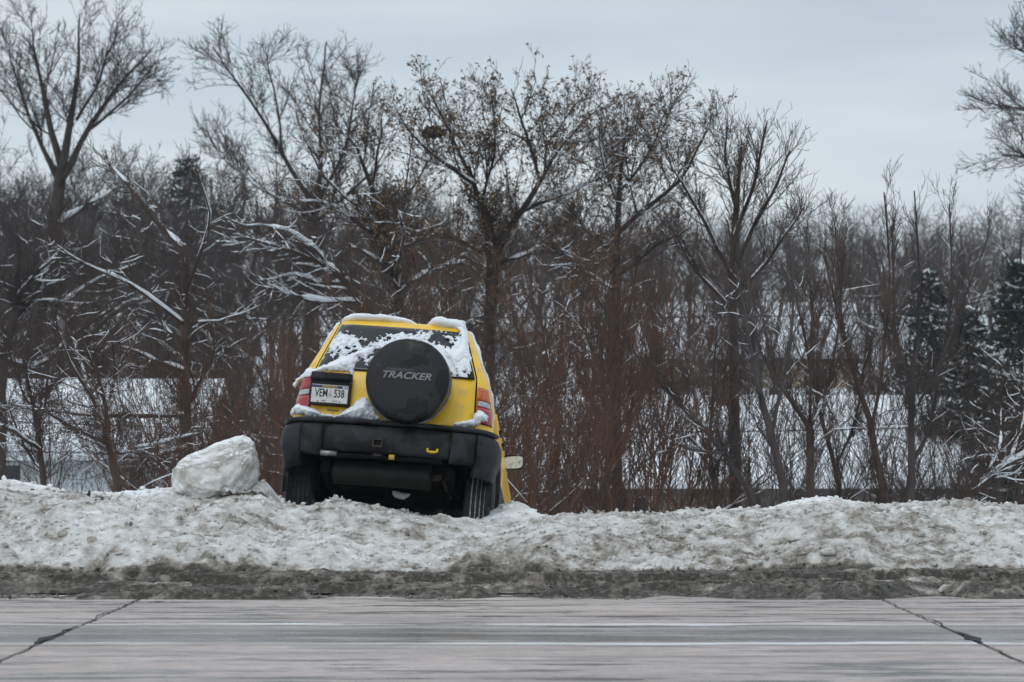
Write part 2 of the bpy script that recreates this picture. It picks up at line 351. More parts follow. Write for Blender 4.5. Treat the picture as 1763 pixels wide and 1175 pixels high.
# melt water standing in the gutter
WATER = mat('melt_water', (.05, .048, .044), .06, (.075, .07, .062), 2, spec=.6)
tag(mesh_obj('puddle', [(-24, 26.0, .011), (24, 26.0, .011), (24, 27.9, .011), (-24, 27.9, .011)], [(0, 1, 2, 3)], WATER), kind='structure')
# loose crumbs of ploughed snow over bank and slush (nobody could count them)
ico_bm = bmesh.new(); bmesh.ops.create_icosphere(ico_bm, subdivisions=1, radius=1)
IV = np.array([v.co[:] for v in ico_bm.verts]); IF = np.array([[v.index for v in f.verts] for f in ico_bm.faces]); ico_bm.free()
def crumbs(name, n, y0, y1, smin, smax, seed, label):
    r = np.random.default_rng(seed); X = r.uniform(-4.9, 4.9, n); Y = y0 + (y1 - y0) * r.uniform(0, 1, n); S = smin * (smax / smin) ** (r.uniform(0, 1, n) ** 2.2)
    keep = fbm(X, Y, .5, 3, 91) + .35 * r.uniform(-1, 1, n) > .42; X, Y, S = X[keep], Y[keep], S[keep]; n = len(X)
    Z, T = bank_height(X, Y)
    V = IV[None] * (1 + .35 * r.standard_normal((n, 12, 1))) * S[:, None, None] * r.uniform(.7, 1.25, (n, 1, 3))
    V = V + np.stack([X, Y, Z + S * .35], -1)[:, None]
    Q = (IF[None] + 12 * np.arange(n)[:, None, None]).reshape(-1, 3)
    me = np_mesh(name, V.reshape(-1, 3), Q, DIRTY, smooth=False)
    d = np.repeat(np.clip(dirt_shade_at(X, Y, T) + r.normal(-.10, .08, n), 0, 1)[:, None], 12, 1)
    a = me.attributes.new('dirt_shade', 'FLOAT', 'POINT'); a.data.foreach_set('value', d.astype(np.float32).ravel())
    tag(link(name, me), label, 'snow', kind='stuff')
crumbs('snow_crumbs', 9500, 27.8, 30.5, .005, .024, 5, 'loose grey crumbs of ploughed snow over the bank')
crumbs('slush_crumbs', 3500, 25.2, 27.9, .005, .016, 6, 'wet brown crumbs of slush along the road edge')

def lump(name, c, s, seed, m, label, cat, shape=None, sub=4, amp=.22, group=None, rough=.06, rf=5):
    bm = bmesh.new(); bmesh.ops.create_icosphere(bm, subdivisions=sub, radius=1)
    V = np.array([v.co[:] for v in bm.verts])
    n = np.array([amp * mnoise.fractal(Vector(v) * 1.1 + Vector((seed * 3.1, seed, 0)), 1, 2, 3) + rough * mnoise.fractal(Vector(v) * rf + Vector((seed, 7, seed)), .8, 2.1, 4) + rough * .35 * mnoise.fractal(Vector(v) * 13 + Vector((seed, 2, seed)), .6, 2.1, 3) for v in V])
    V = V * (1 + n)[:, None]
    if shape: V = shape(V)
    V = V * np.array(s)
    for v, p in zip(bm.verts, V): v.co = p
    me = bpy.data.meshes.new(name); bm.to_mesh(me); bm.free(); me.materials.append(m); me.polygons.foreach_set('use_smooth', np.ones(len(me.polygons), bool))
    o = link(name, me); o.location = c
    return tag(o, label, cat, group)
def boulder_material():
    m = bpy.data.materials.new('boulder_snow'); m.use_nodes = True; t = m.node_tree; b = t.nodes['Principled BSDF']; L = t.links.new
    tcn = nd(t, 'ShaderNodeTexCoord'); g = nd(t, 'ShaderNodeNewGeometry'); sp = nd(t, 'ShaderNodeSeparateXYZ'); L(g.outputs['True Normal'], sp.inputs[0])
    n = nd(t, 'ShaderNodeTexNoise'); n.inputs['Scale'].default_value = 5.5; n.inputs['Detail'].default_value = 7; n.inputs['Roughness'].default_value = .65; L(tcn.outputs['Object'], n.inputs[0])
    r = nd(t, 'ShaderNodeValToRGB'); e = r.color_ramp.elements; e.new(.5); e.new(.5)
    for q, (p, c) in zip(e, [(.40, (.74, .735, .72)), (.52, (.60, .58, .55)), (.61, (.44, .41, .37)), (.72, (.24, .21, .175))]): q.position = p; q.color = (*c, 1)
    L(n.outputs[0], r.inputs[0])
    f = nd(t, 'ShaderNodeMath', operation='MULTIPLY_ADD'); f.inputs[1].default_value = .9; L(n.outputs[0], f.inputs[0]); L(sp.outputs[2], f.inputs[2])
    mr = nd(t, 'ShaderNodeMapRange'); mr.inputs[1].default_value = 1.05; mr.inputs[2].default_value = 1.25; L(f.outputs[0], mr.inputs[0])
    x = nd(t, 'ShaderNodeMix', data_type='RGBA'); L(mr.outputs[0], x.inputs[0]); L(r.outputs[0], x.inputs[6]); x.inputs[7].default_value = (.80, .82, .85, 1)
    L(x.outputs[2], b.inputs['Base Color']); b.inputs['Roughness'].default_value = .7
    n2 = nd(t, 'ShaderNodeTexNoise'); n2.inputs['Scale'].default_value = 45; n2.inputs['Detail'].default_value = 5; L(tcn.outputs['Object'], n2.inputs[0])
    bp = nd(t, 'ShaderNodeBump'); bp.inputs['Strength'].default_value = .6; bp.inputs['Distance'].default_value = .012; L(n2.outputs[0], bp.inputs['Height']); L(bp.outputs[0], b.inputs['Normal'])
    return m
BOULDER = boulder_material()
def boulder_shape(V):
    V = np.sign(V) * np.abs(V) ** .72; x = V[:, 0].copy()
    top = np.interp(x, [-1.1, -.85, -.3, .25, .55, .85, 1.1], [.10, .45, .66, .92, 1.10, 1.05, .55])
    V[:, 2] = np.where(V[:, 2] > 0, V[:, 2] * top, V[:, 2]); V[:, 0] += .10 * V[:, 2] * (x > 0); return V
p = at(372, 812, 30.25)
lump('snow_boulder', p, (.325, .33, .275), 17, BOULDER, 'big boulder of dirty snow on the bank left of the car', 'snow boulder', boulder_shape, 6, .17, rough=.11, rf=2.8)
DARKCLOD = mat('muddy_ice', (.22, .19, .155), .7, (.42, .38, .33), 9, bump=.5)
WHITECLOD = mat('ice_chunk', (.64, .63, .61), .6, (.46, .45, .43), 9, bump=.5)
for (px, py, sx_, sz_, m_, sd, lb) in [
    (109, 922, .035, .03, DARKCLOD, 1, 'tan ice clod on the bank at far left'),
    (159, 931, .034, .03, DARKCLOD, 2, 'tan ice clod right of the leftmost clod on the bank'),
    (313, 943, .034, .034, DARKCLOD, 3, 'brown ice clod on the bank below the big snow boulder'),
    (1425, 952, .055, .03, WHITECLOD, 4, 'pale angular ice slab on the right part of the bank'),
    (1513, 989, .10, .045, DARKCLOD, 5, 'dark muddy ice lump at the foot of the bank on the right'),
    (660, 897, .04, .03, WHITECLOD, 6, 'small white ice chunk on the bank below the tail of the car'),
    (1100, 969, .06, .04, WHITECLOD, 7, 'pale rounded ice chunk at the foot of the bank beside the ridge')]:
    for d in np.arange(27.6, 30.4, .01):      # where the sight line meets the bank
        q = at(px, py, d); zb = bank_height(np.array([q.x]), np.array([d]))[0][0]
        if q.z <= zb: break
    q.z += sz_ * .25
    lump('ice_clod', q, (sx_, sx_ * .8, sz_), 30 + sd, m_, lb, 'ice clod', lambda V: np.sign(V) * np.abs(V) ** .7 * [1, 1, .9], 3, .4, rough=.16)
# ------------------------------------------------------------------ the car, nose down over the bank (local: x right, y forward, z up)
YEL = mat('yellow_paint', (.84, .50, .012), .32, (.54, .37, .09), 9, .52, .82, coat=.35, rough2=.6)
BLK = mat('black_plastic', (.008, .0085, .010), .45, (.026, .0275, .031), 4.5, .47, .53, spec=.2, bump=.10, bscale=120, rough2=.62, detail=3)
BLKD = mat('underbody', (.0045, .0045, .005), .9, (.010, .0095, .009), 9, spec=.1)
COVER = mat('vinyl_cover', (.005, .0055, .006), .22, (.015, .016, .0185), 5.0, .46, .485, spec=.28, bump=.12, bscale=25, rough2=.55, detail=4)
GLASS = mat('dark_glass', (.006, .007, .009), .05, (.012, .013, .016), 3, spec=.6)
RED = mat('red_lens', (.36, .006, .018), .18, (.28, .006, .014), 30, coat=.5)
ORANGE = mat('amber_lens', (.55, .12, .008), .18, (.42, .07, .006), 30, coat=.5)
CLEAR = mat('clear_lens', (.42, .44, .46), .2, (.28, .30, .32), 60, coat=.5)
RUBBER = mat('tyre_rubber', (.016, .016, .017), .75, (.030, .030, .031), 14)
PACKED = mat('packed_snow', (.62, .63, .65), .7, (.30, .30, .31), 30)
STEEL = mat('dull_steel', (.30, .31, .32), .45, (.18, .17, .16), 12, metal=.8)
RUST = mat('rusty_steel', (.035, .026, .021), .8, (.07, .045, .032), 16)
PLATE = mat('plate_white', (.62, .62, .60), .45, (.52, .52, .50), 18)
PBLUE = mat('plate_blue', (.012, .028, .10), .5); INK = mat('plate_ink', (.006, .006, .008), .5); PGOLD = mat('plate_gold', (.50, .33, .05), .5)
SILVER = mat('silver_print', (.20, .205, .21), .5); GREYP = mat('grey_print', (.10, .103, .106), .5); PGREY = mat('plate_emblem_grey', (.34, .34, .35), .6)
FROST = mat('frosted_mirror', (.62, .62, .58), .35, (.30, .31, .30), 28, .5, .68, detail=3)
car = empty('yellow_suv')
tag(car, 'yellow snow-dusted suv nose down over the bank with a black spare wheel cover', 'car')
CM = Matrix.Translation((-1.047, 29.826, .406)) @ Matrix.Rotation(radians(-2.5), 4, 'Z') @ Matrix.Rotation(radians(-12.5), 4, 'X') @ Matrix.Rotation(radians(4.2), 4, 'Y')
car.matrix_world = CM
CMI = CM.inverted()
def L_(px, py, y):                                  # a photo pixel on the plane local y
    c = CMI @ Vector((0, 0, CH)); d = CMI.to_3x3() @ Vector(((px - CX) / F, 1, (HZ - py) / F)); return c + d * ((y - c.y) / d.y)
LV = np.array([  # z, half width, rear y, front y, corner radius
    (.44, .72, .62, 3.82, .12), (.52, .775, .60, 3.95, .14), (.62, .80, .58, 4.0, .15), (.68, .81, .175, 4.02, .16), (.82, .82, .165, 4.02, .18), (.94, .812, .165, 3.99, .18),
    (1.02, .80, .168, 3.88, .18), (1.06, .792, .17, 3.60, .18), (1.10, .785, .172, 3.02, .18), (1.20, .768, .18, 2.92, .17), (1.28, .742, .20, 2.80, .16),
    (1.40, .69, .255, 2.66, .15), (1.55, .627, .33, 2.48, .14), (1.68, .573, .40, 2.33, .13), (1.735, .548, .44, 2.25, .12), (1.765, .515, .49, 2.18, .10), (1.778, .45, .57, 2.08, .10), (1.782, .30, .72, 1.92, .10)])
def lv(z): return [float(np.interp(z, LV[:, 0], LV[:, i])) for i in range(1, 5)]
def rear_y(x, z):
    hw, yr, yf, R = lv(z); a = abs(x); e = .025 * (a / hw) ** 2
    if a > hw - R: q = min(a - (hw - R), R * .999); e += R - sqrt(R * R - q * q)
    return yr + e
def outline(z):
    hw, yr, yf, R = lv(z); pts = []
    for x in np.linspace(0, hw - R, 6)[:-1]: pts.append((x, rear_y(x, z)))
    for a in np.linspace(0, pi / 2, 8): x = hw - R + R * sin(a) * .999; pts.append((x, yr + .025 * (x / hw) ** 2 + R - R * cos(a)))
    for y in np.linspace(yr + .025 + R, yf - R * 1.3, 15)[1:-1]: pts.append((hw, y))
    for a in np.linspace(0, pi / 2, 6): pts.append((hw - R + R * cos(a), yf - R * 1.3 + R * sin(a)))
    for x in np.linspace(hw - R, 0, 5)[1:]: pts.append((x, yf - .3 * R + .3 * R * (1 - (x / (hw - R)) ** 2)))
    return pts + [(-x, y) for x, y in pts[-2:0:-1]]
zs = LV[:, 0]; V = []; Fc = []
for z in zs: V += [(x, y, z) for x, y in outline(z)]
n_ = len(outline(1.0))
for i in range(len(zs) - 1):
    for j in range(n_): k = (j + 1) % n_; Fc.append((i * n_ + j, i * n_ + k, (i + 1) * n_ + k, (i + 1) * n_ + j))
Fc.append(tuple(range(n_))[::-1]); Fc.append(tuple(range((len(zs) - 1) * n_, len(zs) * n_)))
body = mesh_obj('body', V, Fc, [YEL, BLKD], car)
AX_R, AX_F, TR = .80, 3.26, .345
for ay in (AX_R, AX_F):                               # cut the wheel wells
    for s in (-1, 1):
        bm = bmesh.new(); bmesh.ops.create_cone(bm, cap_ends=True, segments=40, radius1=.41, radius2=.41, depth=.62, matrix=Matrix.Translation((s * .84, ay, .36)) @ Matrix.Rotation(pi / 2, 4, 'Y'))
        cut = bm_obj('cutter', bm, BLKD)
        md = body.modifiers.new('b', 'BOOLEAN'); md.object = cut; md.operation = 'DIFFERENCE'; md.solver = 'EXACT'; cut.parent = car
        bpy.context.view_layer.update()
        ev = body.evaluated_get(bpy.context.evaluated_depsgraph_get()); nm = bpy.data.meshes.new_from_object(ev)
        body.modifiers.clear(); old = body.data; body.data = nm; bpy.data.meshes.remove(old); bpy.data.objects.remove(cut)
nm = body.data; nm.materials.clear(); nm.materials.append(YEL); nm.materials.append(BLKD)
for p_ in nm.polygons:
    c = p_.center; p_.material_index = 0; p_.use_smooth = True
    for ay in (AX_R, AX_F):
        if sqrt((c.y - ay) ** 2 + (c.z - .36) ** 2) < .414 and abs(c.x) < .83 and (abs(c.x) < .54 or abs(sqrt((c.y - ay) ** 2 + (c.z - .36) ** 2) - .41) < .03): p_.material_index = 1; p_.use_smooth = False
    if c.z < .445 or (c.z < .70 and c.y < .9 and abs(c.x) < .80): p_.material_index = 1; p_.use_smooth = False
em = nm
def conform(name, z0, z1, xl, xr, off, th, m, parent=car, nx=14, nz=12, fn=None, smooth=True):
    """a thin panel that follows the car's rear, from heights z0..z1, between xl(z) and xr(z)"""
    V, Fc = [], []
    for lay in (0, 1):
        for i in range(nz + 1):
            z = z0 + (z1 - z0) * i / nz; a, b = xl(z), xr(z)
            for j in range(nx + 1):
                x = a + (b - a) * j / nx; V.append((x, rear_y(x, z) - (off if lay == 0 else off - th), z))
    N = (nx + 1) * (nz + 1); I = lambda i, j: i * (nx + 1) + j
    for i in range(nz):
        for j in range(nx):
            q = (I(i, j), I(i, j + 1), I(i + 1, j + 1), I(i + 1, j)); Fc.append(q); Fc.append(tuple(N + k for k in q[::-1]))
    rim = [I(0, j) for j in range(nx + 1)] + [I(i, nx) for i in range(1, nz + 1)] + [I(nz, j) for j in range(nx - 1, -1, -1)] + [I(i, 0) for i in range(nz - 1, 0, -1)]
    for a, b in zip(rim, rim[1:] + rim[:1]): Fc.append((b, a, N + a, N + b))
    return mesh_obj(name, V, Fc, m, parent, smooth)
gx = lambda z: float(np.interp(z, [.86, 1.25, 1.295, 1.72], [.66, .648, .640, .505]))       # half width of the tailgate opening
conform('tailgate_seam', .84, 1.735, lambda z: -gx(z) - .012, lambda z: gx(z) + .012, .004, .006, BLKD)
tailgate = conform('tailgate', .84, 1.735, lambda z: -gx(z), lambda z: gx(z), .012, .012, YEL, nz=24)
glass = conform('rear_window', 1.265, 1.70, lambda z: -gx(z) + .012, lambda z: gx(z) - .012, .019, .008, GLASS, nz=16)
conform('window_corner_panel', 1.262, 1.40, lambda z: gx(z) - .19 + .35 * max(0, z - 1.32), lambda z: gx(z) - .008, .026, .01, BLK, nz=8)
# tail lights
for s in (-1, 1):
    tl = empty('tail_light'); tl.parent = car
    def seg(nm_, z0, z1, m_, off=.016, ins=0):
        i = lambda z: (.672 + ins); o = lambda z: float(np.interp(z, [.86, 1.0, 1.24], [.806, .798, .745])) - ins
        return conform(nm_, z0, z1, (lambda z: i(z)) if s > 0 else (lambda z: -o(z)), (lambda z: o(z)) if s > 0 else (lambda z: -i(z)), off, .015, m_, tl, 8, 5)
    seg('housing', .900, 1.205, BLKD, .006); seg('red_lens', .905, 1.040, RED); seg('reverse_lens_surround', 1.041, 1.098, RED, .012); seg('reverse_lens', 1.047, 1.090, CLEAR, .018, .012)
    seg('amber_lens', 1.099, 1.200, ORANGE if s > 0 else RED)
# generic sweep for the bumper: plan path (x, y), section (outward, z)
def sweep(name, path, sec, m, parent=car, smooth=True):
    P = [Vector((a, b, 0)) for a, b in path]; V, Fc = [], []
    for i, p_ in enumerate(P):
        t_ = (P[min(i + 1, len(P) - 1)] - P[max(i - 1, 0)]).normalized(); nrm = Vector((t_.y, -t_.x, 0))
        V += [p_ + nrm * a + Vector((0, 0, z)) for a, z in sec]
    k = len(sec)
    for i in range(len(P) - 1):
        for j in range(k): q = (j + 1) % k; Fc.append((i * k + j, i * k + q, (i + 1) * k + q, (i + 1) * k + j))
    Fc.append(tuple(range(k))[::-1]); Fc.append(tuple(range((len(P) - 1) * k, len(P) * k)))
    return mesh_obj(name, V, Fc, m, parent, smooth)
def plan(x0, x1, n):
    r = []
    for x in np.linspace(x0, x1, n):
        a = abs(x); y = .045 + .03 * (a / .5) ** 2 if a < .60 else .045 + .0432 + .235 * (1 - sqrt(max(0, 1 - ((a - .60) / .2325) ** 2)))
        r.append((x, y))
    return r
SECB = [(-.06, .575), (.012, .567), (.034, .59), (.042, .66), (.04, .735), (.028, .775), (.012, .79), (-.06, .79)]
bumper = sweep('bumper', plan(-.515, .49, 22), SECB, BLK)
SECC = [(-.05, .455), (.006, .445), (.020, .47), (.028, .56), (.05, .60), (.056, .68), (.052, .745), (.034, .782), (.014, .795), (-.05, .795)]
for s in (-1, 1):
    a, b = ((.497, .690), (.697, .830)) if s > 0 else ((-.690, -.522), (-.830, -.697))
    sec_in = [(-.05, .545), (.01, .535), (.03, .555), (.042, .60), (.046, .68), (.043, .74), (.03, .778), (.012, .792), (-.05, .792)]
    sweep('bumper_inner_corner', plan(a[0], a[1], 6), sec_in, BLK, bumper)
    pl = plan(b[0], b[1], 16); pl = (pl + [(.832, .50)]) if s > 0 else ([(-.832, .50)] + pl)
    sweep('bumper_corner', pl, SECC, BLK, bumper)
sweep('step_pad', plan(-.826, .826, 50), [(-.08, .797), (.030, .799), (.046, .806), (.046, .826), (.03, .836), (-.08, .842)], BLK, bumper)
# tow bar, receiver, hook, crossbar
tube_obj('cross_bar', [(-.47, .06, .535), (-.2, .055, .540), (.44, .06, .540)], .019, BLKD, car)
tube_obj('bar_end', [(-.53, .05, .545), (-.40, .05, .545)], .022, STEEL, car)
tube_obj('bar_clamp', [(.02, .035, .545), (.065, .035, .545)], .021, PGOLD, car)
hr = empty('hitch_receiver'); hr.parent = car
for c, s_ in (((-.075, .04, .668), (.076, .16, .010)), ((-.075, .04, .612), (.076, .16, .010)), ((-.108, .04, .64), (.010, .16, .046)), ((-.042, .04, .64), (.010, .16, .046))): box('tube_wall', c, s_, RUST, hr, .002)
box('bracket', (-.075, .07, .575), (.07, .06, .06), RUST, hr, .006)
HOOK = mat('hook_yellow', (.62, .40, .02), .5)
tube_obj('tow_hook', [(.325, -.002, .628), (.327, -.012, .606), (.345, -.016, .600), (.385, -.016, .600), (.402, -.012, .606), (.404, -.002, .628)], .010, HOOK, car)
# under the tail: muffler, pipes, rails, axle with differential
def lathe(name, prof, axis_pt, m, parent, seg=28, along='x', squash=1.0):
    V, Fc = [], []
    for t_, r in prof:
        for k in range(seg):
            a = 2 * pi * k / seg
            V.append((axis_pt[0] + t_, axis_pt[1] + r * cos(a) * squash, axis_pt[2] + r * sin(a)) if along == 'x' else (axis_pt[0] + r * cos(a), axis_pt[1] + t_, axis_pt[2] + r * sin(a)))
    for i in range(len(prof) - 1):
        for k in range(seg): q = (k + 1) % seg; Fc.append((i * seg + k, i * seg + q, (i + 1) * seg + q, (i + 1) * seg + k))
    Fc.append(tuple(range(seg))[::-1]); Fc.append(tuple(range((len(prof) - 1) * seg, len(prof) * seg)))
    return mesh_obj(name, V, Fc, m, parent, True)
MUF = mat('muffler_steel', (.011, .0105, .010), .6, (.018, .017, .016), 8, spec=.2)
lathe('muffler', [(-.415, .05), (-.40, .095), (-.385, .105), (-.37, .100), (.35, .100), (.365, .105), (.38, .095), (.395, .05)], (-.035, .30, .455), MUF, car, squash=1.25)
tube_obj('exhaust_pipe', [(.34, .30, .45), (.42, .28, .46), (.46, .40, .46), (.46, .9, .42), (.3, 1.6, .40)], .025, RUST, car)
for s in (-1, 1):
    box('frame_rail', (s * .50, 1.95, .47), (.07, 3.5, .10), BLKD, car, .01)
    tube_obj('shock_absorber', [(s * .46, .70, .30), (s * .42, .62, .62)], .03, BLKD, car)
axle = tube_obj('rear_axle', [(-.62, AX_R, TR), (.62, AX_R, TR)], .042, BLKD, car)
lathe('differential', [(-.14, .04), (-.11, .10), (-.04, .135), (.04, .135), (.11, .10), (.14, .04)], (.08, AX_R, TR), BLKD, axle, squash=1.1)
box('floor_pan', (0, 2.0, .50), (1.0, 3.4, .10), BLKD, car); box('fuel_tank', (-.18, 1.45, .40), (.55, .6, .16), BLKD, car, .03)
# wheels
def wheel(x, y, groove):
    wh = empty('wheel'); wh.parent = car; wh.location = (x, y, TR); s = 1 if x > 0 else -1
    W = .215; prof = [(-.085, .205), (-.104, .235), (-.108, .28), (-.100, .325), (-.090, .339)]
    gro = []
    xs = [-.088, -.052, -.046, -.018, -.012, .012, .018, .046, .052, .088]; hs = [.342, .345, .334, .334, .346]
    tread = [(-.086, .343, 0), (-.054, .345, 0), (-.053, .335, 1), (-.043, .335, 1), (-.042, .345, 0), (-.016, .346, 0), (-.015, .335, 1), (-.005, .335, 1), (-.004, .346, 0), (.020, .346, 0), (.021, .335, 1), (.031, .335, 1), (.032, .345, 0), (.054, .345, 0), (.055, .335, 1), (.062, .335, 1), (.063, .345, 0), (.086, .343, 0)]
    pr = prof + [(a, b) for a, b, g in tread] + [(-a, b) for a, b in prof[::-1]]
    seg = 96; V = []; Fc = []; mi = []
    for i, (a, b) in enumerate(pr):
        for k in range(seg):
            an = 2 * pi * k / seg; r = b
            if len(prof) <= i < len(prof) + len(tread) and b > .34 and (k + (i // 3)) % 4 == 0 and (abs(a) > .04): r -= .009
            V.append((a, r * cos(an), r * sin(an)))
    for i in range(len(pr) - 1):
        g = len(prof) <= i < len(prof) + len(tread) - 1 and tread[i - len(prof)][2] and tread[i - len(prof) + 1][2]
        for k in range(seg): q = (k + 1) % seg; Fc.append((i * seg + k, i * seg + q, (i + 1) * seg + q, (i + 1) * seg + k)); mi.append(1 if g else 0)
    ty = mesh_obj('tyre', V, Fc, [RUBBER, groove], wh); ty.data.polygons.foreach_set('material_index', mi)
    rm = lathe('rim', [(-.09 * s, .206), (.02 * s, .19), (.03 * s, .12), (.07 * s, .10), (.075 * s, .03)] if s > 0 else [(.09, .206), (-.02, .19), (-.03, .12), (-.07, .10), (-.075, .03)], (0, 0, 0), STEEL, wh)
    return wh
wheel(-.728, AX_R, RUBBER); wheel(.720, AX_R, PACKED); wheel(-.735, AX_F, RUBBER); wheel(.735, AX_F, RUBBER)
# fender flares
for s in (-1, 1):
    for ay in (AX_R, AX_F):
        V, Fc = [], []; K = 24
        for i in range(K + 1):
            a = radians(-12) + radians(204) * i / K
            for r, xx in ((.405, .80), (.405, .848), (.43, .856), (.475, .838), (.48, .80)): V.append((s * xx, ay + r * cos(a), .36 + r * sin(a)))
        for i in range(K):
            for j in range(4): Fc.append((i * 5 + j, i * 5 + j + 1, i * 5 + j + 6, i * 5 + j + 5))
        mesh_obj('fender_flare', V, Fc, BLK, car, True)
# side glass, doors, sill trims, windscreen, lamps at the hidden front
def side_panel(name, s, z0, z1, ya, yb, off, m, parent, nz=6, ny=6):
    V, Fc = [], []
    for lay in (0, .012):
        for i in range(nz + 1):
            z = z0 + (z1 - z0) * i / nz
            for j in range(ny + 1): y = ya(z) + (yb(z) - ya(z)) * j / ny; V.append((s * (lv(z)[0] + off - lay), y, z))
    N = (nz + 1) * (ny + 1)
    for i in range(nz):
        for j in range(ny): q = (i * (ny + 1) + j, i * (ny + 1) + j + 1, (i + 1) * (ny + 1) + j + 1, (i + 1) * (ny + 1) + j); Fc += [q, tuple(N + k for k in q[::-1])]
    I = lambda i, j: i * (ny + 1) + j
    rim = [I(0, j) for j in range(ny + 1)] + [I(i, ny) for i in range(1, nz + 1)] + [I(nz, j) for j in range(ny - 1, -1, -1)] + [I(i, 0) for i in range(nz - 1, 0, -1)]
    for a, b in zip(rim, rim[1:] + rim[:1]): Fc.append((b, a, N + a, N + b))
    return mesh_obj(name, V, Fc, m, parent, True)
for s in (-1, 1):
    for nm_, a, b in (('quarter_window', .50, .98), ('rear_side_window', 1.05, 1.66), ('front_side_window', 1.73, 2.45)):
        side_panel(nm_, s, 1.24, 1.66, lambda z, a=a: a + (.35 * (z - 1.24) if a < .6 else 0), lambda z, b=b: b - (.55 * (z - 1.24) if b > 2 else 0), .004, GLASS, car)
    for nm_, a, b in (('rear_door', 1.22, 1.70), ('front_door', 1.715, 2.62)):
        dr = side_panel(nm_, s, .50, 1.22, lambda z, a=a: a, lambda z, b=b: b, .010, YEL, car)
        box('door_handle', (s * (lv(1.08)[0] + .022), a + .12, 1.08), (.03, .16, .035), BLK, dr, .006)
    side_panel('side_moulding', s, .60, .68, lambda z: 1.30, lambda z: 2.72, .026, BLK, car, 2, 4)
    mr_ = empty('door_mirror'); mr_.parent = car; mr_.location = (s * .868, 2.42, 1.075)
    V, Fc = [], []; K = 24
    def rr(a, hx, hz, e=.45): c, q = cos(a), sin(a); return (hx * math.copysign(abs(c) ** e, c), hz * math.copysign(abs(q) ** e, q))
    for yy_, k_ in ((0, 1), (.012, 1.04), (.05, .95), (.085, .66), (.10, .25)):
        for i in range(K): a = 2 * pi * i / K; x, z = rr(a, .093 * k_, .062 * k_); V.append((x * (1 if s > 0 else -1), yy_, z + .10 * (x * .12)))
    for i in range(4):
        for j in range(K): q = (j + 1) % K; Fc.append((i * K + j, i * K + q, (i + 1) * K + q, (i + 1) * K + j))
    Fc.append(tuple(range(K))); Fc.append(tuple(range(4 * K, 5 * K)))
    mesh_obj('housing', V, Fc, BLK, mr_, True)
    V = [(rr(2 * pi * i / K, .083, .053)[0] * s, -.004, rr(2 * pi * i / K, .083, .053)[1] + .012 * rr(2 * pi * i / K, .083, .053)[0] / .1) for i in range(K)]
    mesh_obj('mirror_glass', V + [(x, .004, z) for x, y, z in V], [tuple(range(K)), tuple(range(2 * K - 1, K - 1, -1))] + [(i, (i + 1) % K, K + (i + 1) % K, K + i) for i in range(K)], FROST, mr_)
    box('arm', (-s * .10, .04, -.02), (.10, .05, .035), BLK, mr_, .008)
    lathe('headlight', [(-.02, .03), (0, .09), (.03, .10)], (s * .58, 4.0, .80), CLEAR, car, 20, 'y')
V = []; 
for z in np.linspace(1.13, 1.70, 7):
    hw, yr, yf, R = lv(z)
    for x in np.linspace(-1, 1, 9): V.append((x * (hw - R), yf - .3 * R + .3 * R * (1 - x * x) + .006, z))
mesh_obj('windscreen', V, [(i * 9 + j, i * 9 + j + 1, i * 9 + j + 10, i * 9 + j + 9) for i in range(6) for j in range(8)], GLASS, car, True)
box('grille', (0, 4.03, .78), (.8, .04, .16), BLK, car, .01); box('front_bumper', (0, 4.05, .56), (1.6, .16, .18), BLK, car, .04)
# number plate recess with handle lip
ph = empty('plate_housing'); ph.parent = car
c0 = L_(536, 640, .11); c1 = L_(608, 700, .11); hc = (c0 + c1) / 2; PW, PH = .335, .27; hc.x = -.505; hc.z = 1.082
box('housing_back', (hc.x, .135, hc.z), (PW, .05, PH), BLK, ph, .012)
box('handle_lip', (hc.x, .105, hc.z + PH / 2 - .034), (PW - .01, .075, .062), BLK, ph, .014)
for a in (-1, 1): box('housing_side', (hc.x + a * (PW / 2 - .01), .112, hc.z - .02), (.018, .04, PH - .05), BLK, ph, .004)
box('housing_bottom', (hc.x, .112, hc.z - PH / 2 + .010), (PW - .005, .04, .018), BLK, ph, .004)
pc = Vector((hc.x - .005, .098, hc.z - .045)); 
plate = box('license_plate', pc, (.300, .005, .152), PLATE, car, .002)
def text_obj(name, body_, m, loc, size, sxx=1, parent=car, shear=0, ext=.0006, bold=0, rot=(pi / 2, 0, 0)):
    cu = bpy.data.curves.new(name, 'FONT'); cu.body = body_; cu.size = size; cu.align_x = 'CENTER'; cu.align_y = 'CENTER'; cu.shear = shear; cu.extrude = ext; cu.offset = bold; cu.resolution_u = 3
    t_ = bpy.data.objects.new(name, cu); col.objects.link(t_); bpy.context.view_layer.update()
    me_ = bpy.data.meshes.new_from_object(t_.evaluated_get(bpy.context.evaluated_depsgraph_get())); bpy.data.objects.remove(t_)
    me_.materials.clear(); me_.materials.append(m); o = link(name, me_, parent); o.location = loc; o.rotation_euler = rot; o.scale = (sxx, 1, 1); return o
fy = pc.y - .004
box('plate_band', (pc.x, fy + .001, pc.z + .060), (.288, .0016, .022), PBLUE, plate)
text_obj('state_lettering', 'NEBRASKA', PGOLD, (pc.x, fy - .0008, pc.z + .0600), .026, .95, plate, bold=.0006)
box('year_sticker', (pc.x + .122, fy - .0004, pc.z + .060), (.034, .0012, .016), PLATE, plate)
text_obj('year_lettering', "'18", PBLUE, (pc.x + .122, fy - .0018, pc.z + .060), .017, .9, plate)
text_obj('plate_lettering', 'VEM', INK, (pc.x - .063, fy, pc.z + .004), .092, .60, plate, bold=.0016)
text_obj('plate_lettering', '538', INK, (pc.x + .079, fy, pc.z + .004), .092, .62, plate, bold=.0016)
